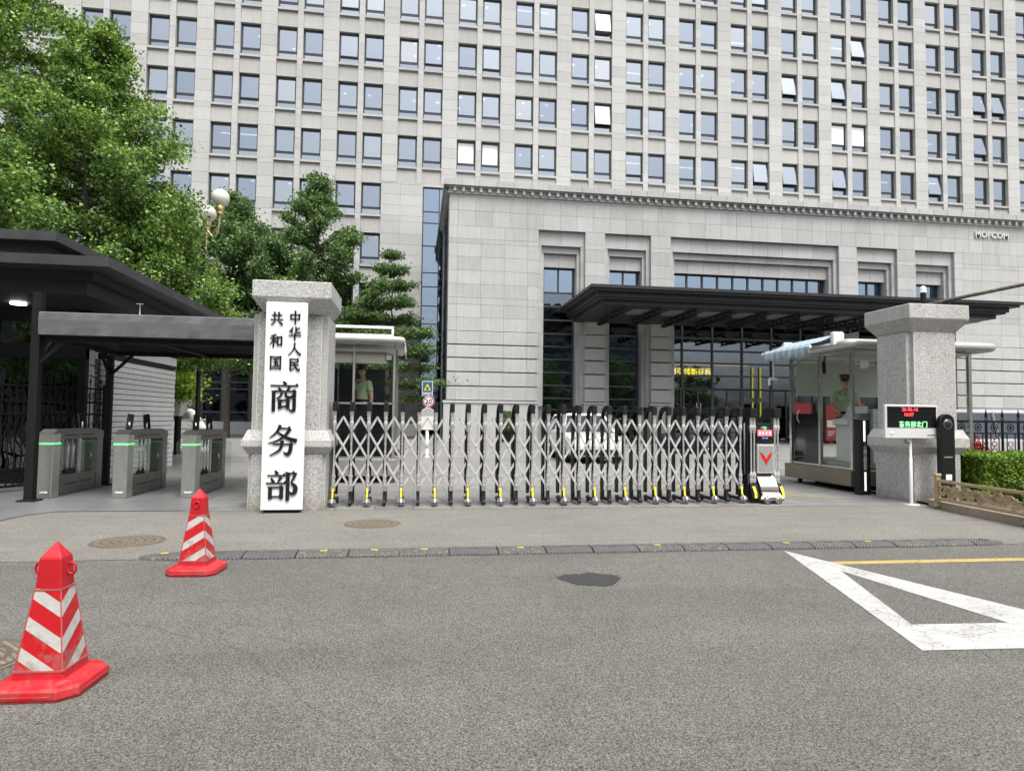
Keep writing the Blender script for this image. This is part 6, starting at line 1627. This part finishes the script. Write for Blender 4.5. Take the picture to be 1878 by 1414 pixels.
def guard(loc, rz, label, scale=1.0, armsfwd=True):
    t = empty('person', loc, label, 'person', None, rz); t.scale = (scale,)*3
    # skeleton: pelvis, spine, neck; arms; legs (local -Y is forward)
    P = [(0,0,.95),(0,.0,1.12),(0,.01,1.30),(0,.015,1.43),(0,.0,1.50),(0,-.01,1.60)]
    E = [(0,1),(1,2),(2,3),(3,4),(4,5)]; Rd = [(.15,.11),(.14,.10),(.165,.11),(.12,.085),(.058,.058),(.060,.065)]
    for s in (-1, 1):
        b = len(P); hand = (s*.20, -.33, 1.06) if armsfwd else (s*.30, -.02, .82)
        el = (s*.27, -.07, 1.14) if armsfwd else (s*.275, .02, 1.12)
        P += [(s*.17,.015,1.41), el, hand]; E += [(3, b), (b, b+1), (b+1, b+2)]; Rd += [(.062,.062),(.046,.046),(.030,.026)]
        f0 = len(P); d = Vector(hand)-Vector(el); d.normalize()
        side = d.cross(Vector((0, 0, 1))).normalized() if abs(d.z) < .9 else Vector((0, 1, 0))
        pal = Vector(hand)+d*.055
        P.append(tuple(pal)); E.append((b+2, f0)); Rd.append((.036, .020))
        for k, (off, ln) in enumerate(((-.030, .070), (-.010, .080), (.010, .076), (.030, .060))):
            a1 = pal+side*off+d*.035; a2 = a1+d*ln*.5+Vector((0, 0, -.012)); a3 = a2+d*ln*.4+Vector((0, 0, -.028))
            n = len(P); P += [tuple(a1), tuple(a2), tuple(a3)]; E += [(f0, n), (n, n+1), (n+1, n+2)]; Rd += [(.0095,.0095),(.0088,.0088),(.0075,.0075)]
        n = len(P); th = Vector(hand)+side*(-.03*s)+d*.02; P += [tuple(th), tuple(th+side*(-.03*s)+d*.035)]; E += [(b+2, n), (n, n+1)]; Rd += [(.013,.013),(.009,.009)]
        l = len(P); P += [(s*.095,0,.88),(s*.10,-.01,.50),(s*.10,.02,.09),(s*.11,-.13,.045)]; E += [(0,l),(l,l+1),(l+1,l+2),(l+2,l+3)]; Rd += [(.095,.10),(.062,.068),(.042,.045),(.040,.030)]
    body = skin_chain('body', P, E, Rd, SKIN, t)
    vs, fs = [], []; head_verts(vs, fs, (0, -.02, 1.665)); 
    bm = bmesh.new(); bm.from_mesh(body.data); n0 = [bm.verts.new(v) for v in vs]; bm.verts.ensure_lookup_table()
    for f in fs:
        try: fc = bm.faces.new([n0[i] for i in f]); fc.smooth = True
        except ValueError: pass
    bmesh.ops.remove_doubles(bm, verts=n0, dist=1e-5); bm.to_mesh(body.data); bm.free()
    # clothing
    Ps = [(0,0,.96),(0,0,1.12),(0,.01,1.30),(0,.015,1.43),(0,.01,1.47)]; Es = [(0,1),(1,2),(2,3),(3,4)]; Rs = [(.165,.125),(.160,.118),(.182,.126),(.14,.10),(.082,.08)]
    for s in (-1, 1):
        b = len(Ps); el = Vector((s*.27, -.07, 1.14) if armsfwd else (s*.275, .02, 1.12)); sh = Vector((s*.18,.015,1.40)); mid = sh+(el-sh)*.78
        Ps += [tuple(sh), tuple(mid)]; Es += [(3, b), (b, b+1)]; Rs += [(.078,.078),(.074,.074)]
    shirt = skin_chain('shirt', Ps, Es, Rs, SHIRT, t)
    Pt = [(0,0,1.0),(0,0,.92)]; Et = [(0,1)]; Rt = [(.168,.125),(.165,.125)]
    for s in (-1, 1):
        l = len(Pt); Pt += [(s*.10,0,.80),(s*.105,-.01,.50),(s*.105,.02,.10)]; Et += [(1,l),(l,l+1),(l+1,l+2)]; Rt += [(.105,.11),(.08,.085),(.068,.08)]
    skin_chain('trousers', Pt, Et, Rt, TROU, t)
    m = MB(); m.lathe([(.155, 0), (.158, .045)], (0, 0, .985), 18); bl = m.build('belt', M['black'], t); bl.scale = (1.12, .84, 1)
    # peaked cap
    m = MB(); m.lathe([(.083, 1.715), (.090, 1.72), (.092, 1.775), (.118, 1.80), (.122, 1.815), (.10, 1.838), (.001, 1.845)], (0, -.01, 0), 22); cp_ = m.build('cap', CAP, t); cp_.scale = (1.0, 1.12, 1)
    m = MB(); A = np.linspace(-1.15, 1.15, 11); vs = [(.086*math.sin(a), -.015-.10*math.cos(a), 1.722) for a in A]+[(.088*math.sin(a), -.03-.155*math.cos(a), 1.700) for a in A]
    m.add(vs, [(i, i+1, 12+i, 11+i) for i in range(10)], True); q = m.build('peak', M['black'], cp_); q.modifiers.new('s', 'SOLIDIFY').thickness = .006
    m = MB(); m.lathe([(.001, -.006), (.02, -.005), (.022, 0)], (0, -.113, 1.775), 12, 'y'); m.build('cap_badge', plain('cap_badge_red', (.5, .06, .04), .3, .4), cp_)
    m = MB()
    for s in (-1, 1): m.lathe([(.001, -.004), (.011, -.002), (.012, 0)], (s*.030, -.108, 1.672), 10, 'y')
    m.build('eyes', plain('eye_dark', (.015, .012, .01), .2), body)
    m = MB(); m.box(-.022, .022, -.117, -.110, 1.606, 1.611); m.build('mouth', plain('lip', (.22, .08, .06), .5), body)
    m = MB(); vs = []; 
    m.lathe([(.081, 1.66), (.084, 1.72)], (0, .0, 0), 18); hr_ = m.build('hair', M['black'], t); hr_.scale = (.97, 1.02, 1); hr_.location = (0, .012, 0)
    for s in (-1, 1):
        m = MB(); m.bar((s*.075, .01, 1.487), (s*.185, .012, 1.462), .06, .014); m.build('shoulder_board', REDC, shirt)
        m = MB(); m.cbox(s*.085-.05, s*.085+.05, -.136, -.128, 1.245, 1.325, .004); m.box(s*.085-.045, s*.085+.045, -.140, -.1345, 1.312, 1.33); m.build('breast_pocket', SHIRT, shirt)
        m = MB(); m.prism([(s*.012, 1.475), (s*.075, 1.50), (s*.085, 1.455), (s*.045, 1.40)], -.105, -.085, 'xz'); m.build('collar', SHIRT, shirt)
    m = MB()
    for z in (1.36, 1.28, 1.20, 1.12): m.lathe([(.001, -.003), (.008, -.003), (.008, 0)], (0, -.130 if z > 1.2 else -.122, z), 8, 'y')
    m.build('buttons', M['offwhite'], shirt)
    m = MB(); m.box(.05, .13, -.143, -.139, 1.345, 1.362); m.box(-.12, -.06, -.143, -.139, 1.345, 1.36); m.build('name_badge', M['offwhite'], shirt)
    m = MB(); m.box(-.004, .004, -.128, -.118, 1.38, 1.42); m.prism([(-.018, 1.43), (.018, 1.43), (.0, 1.40)], -.125, -.11, 'xz'); m.build('tie_tab', M['black'], shirt)
    m = MB(); m.lathe([(.001, .066 if True else 0), (.036, .068), (.038, .060)], (.20, .0, 1.28), 12, 'x'); m.build('sleeve_patch', CAP, shirt)
    return t
guard((9.62, 13.55, .60), R(-30), 'person in light green uniform shirt and dark peaked cap standing in the right booth', 1.04)
guard((-1.20, 15.2, .79), R(-42), 'person in light green uniform turned aside, standing in the left booth behind the gate', 1.0, False)
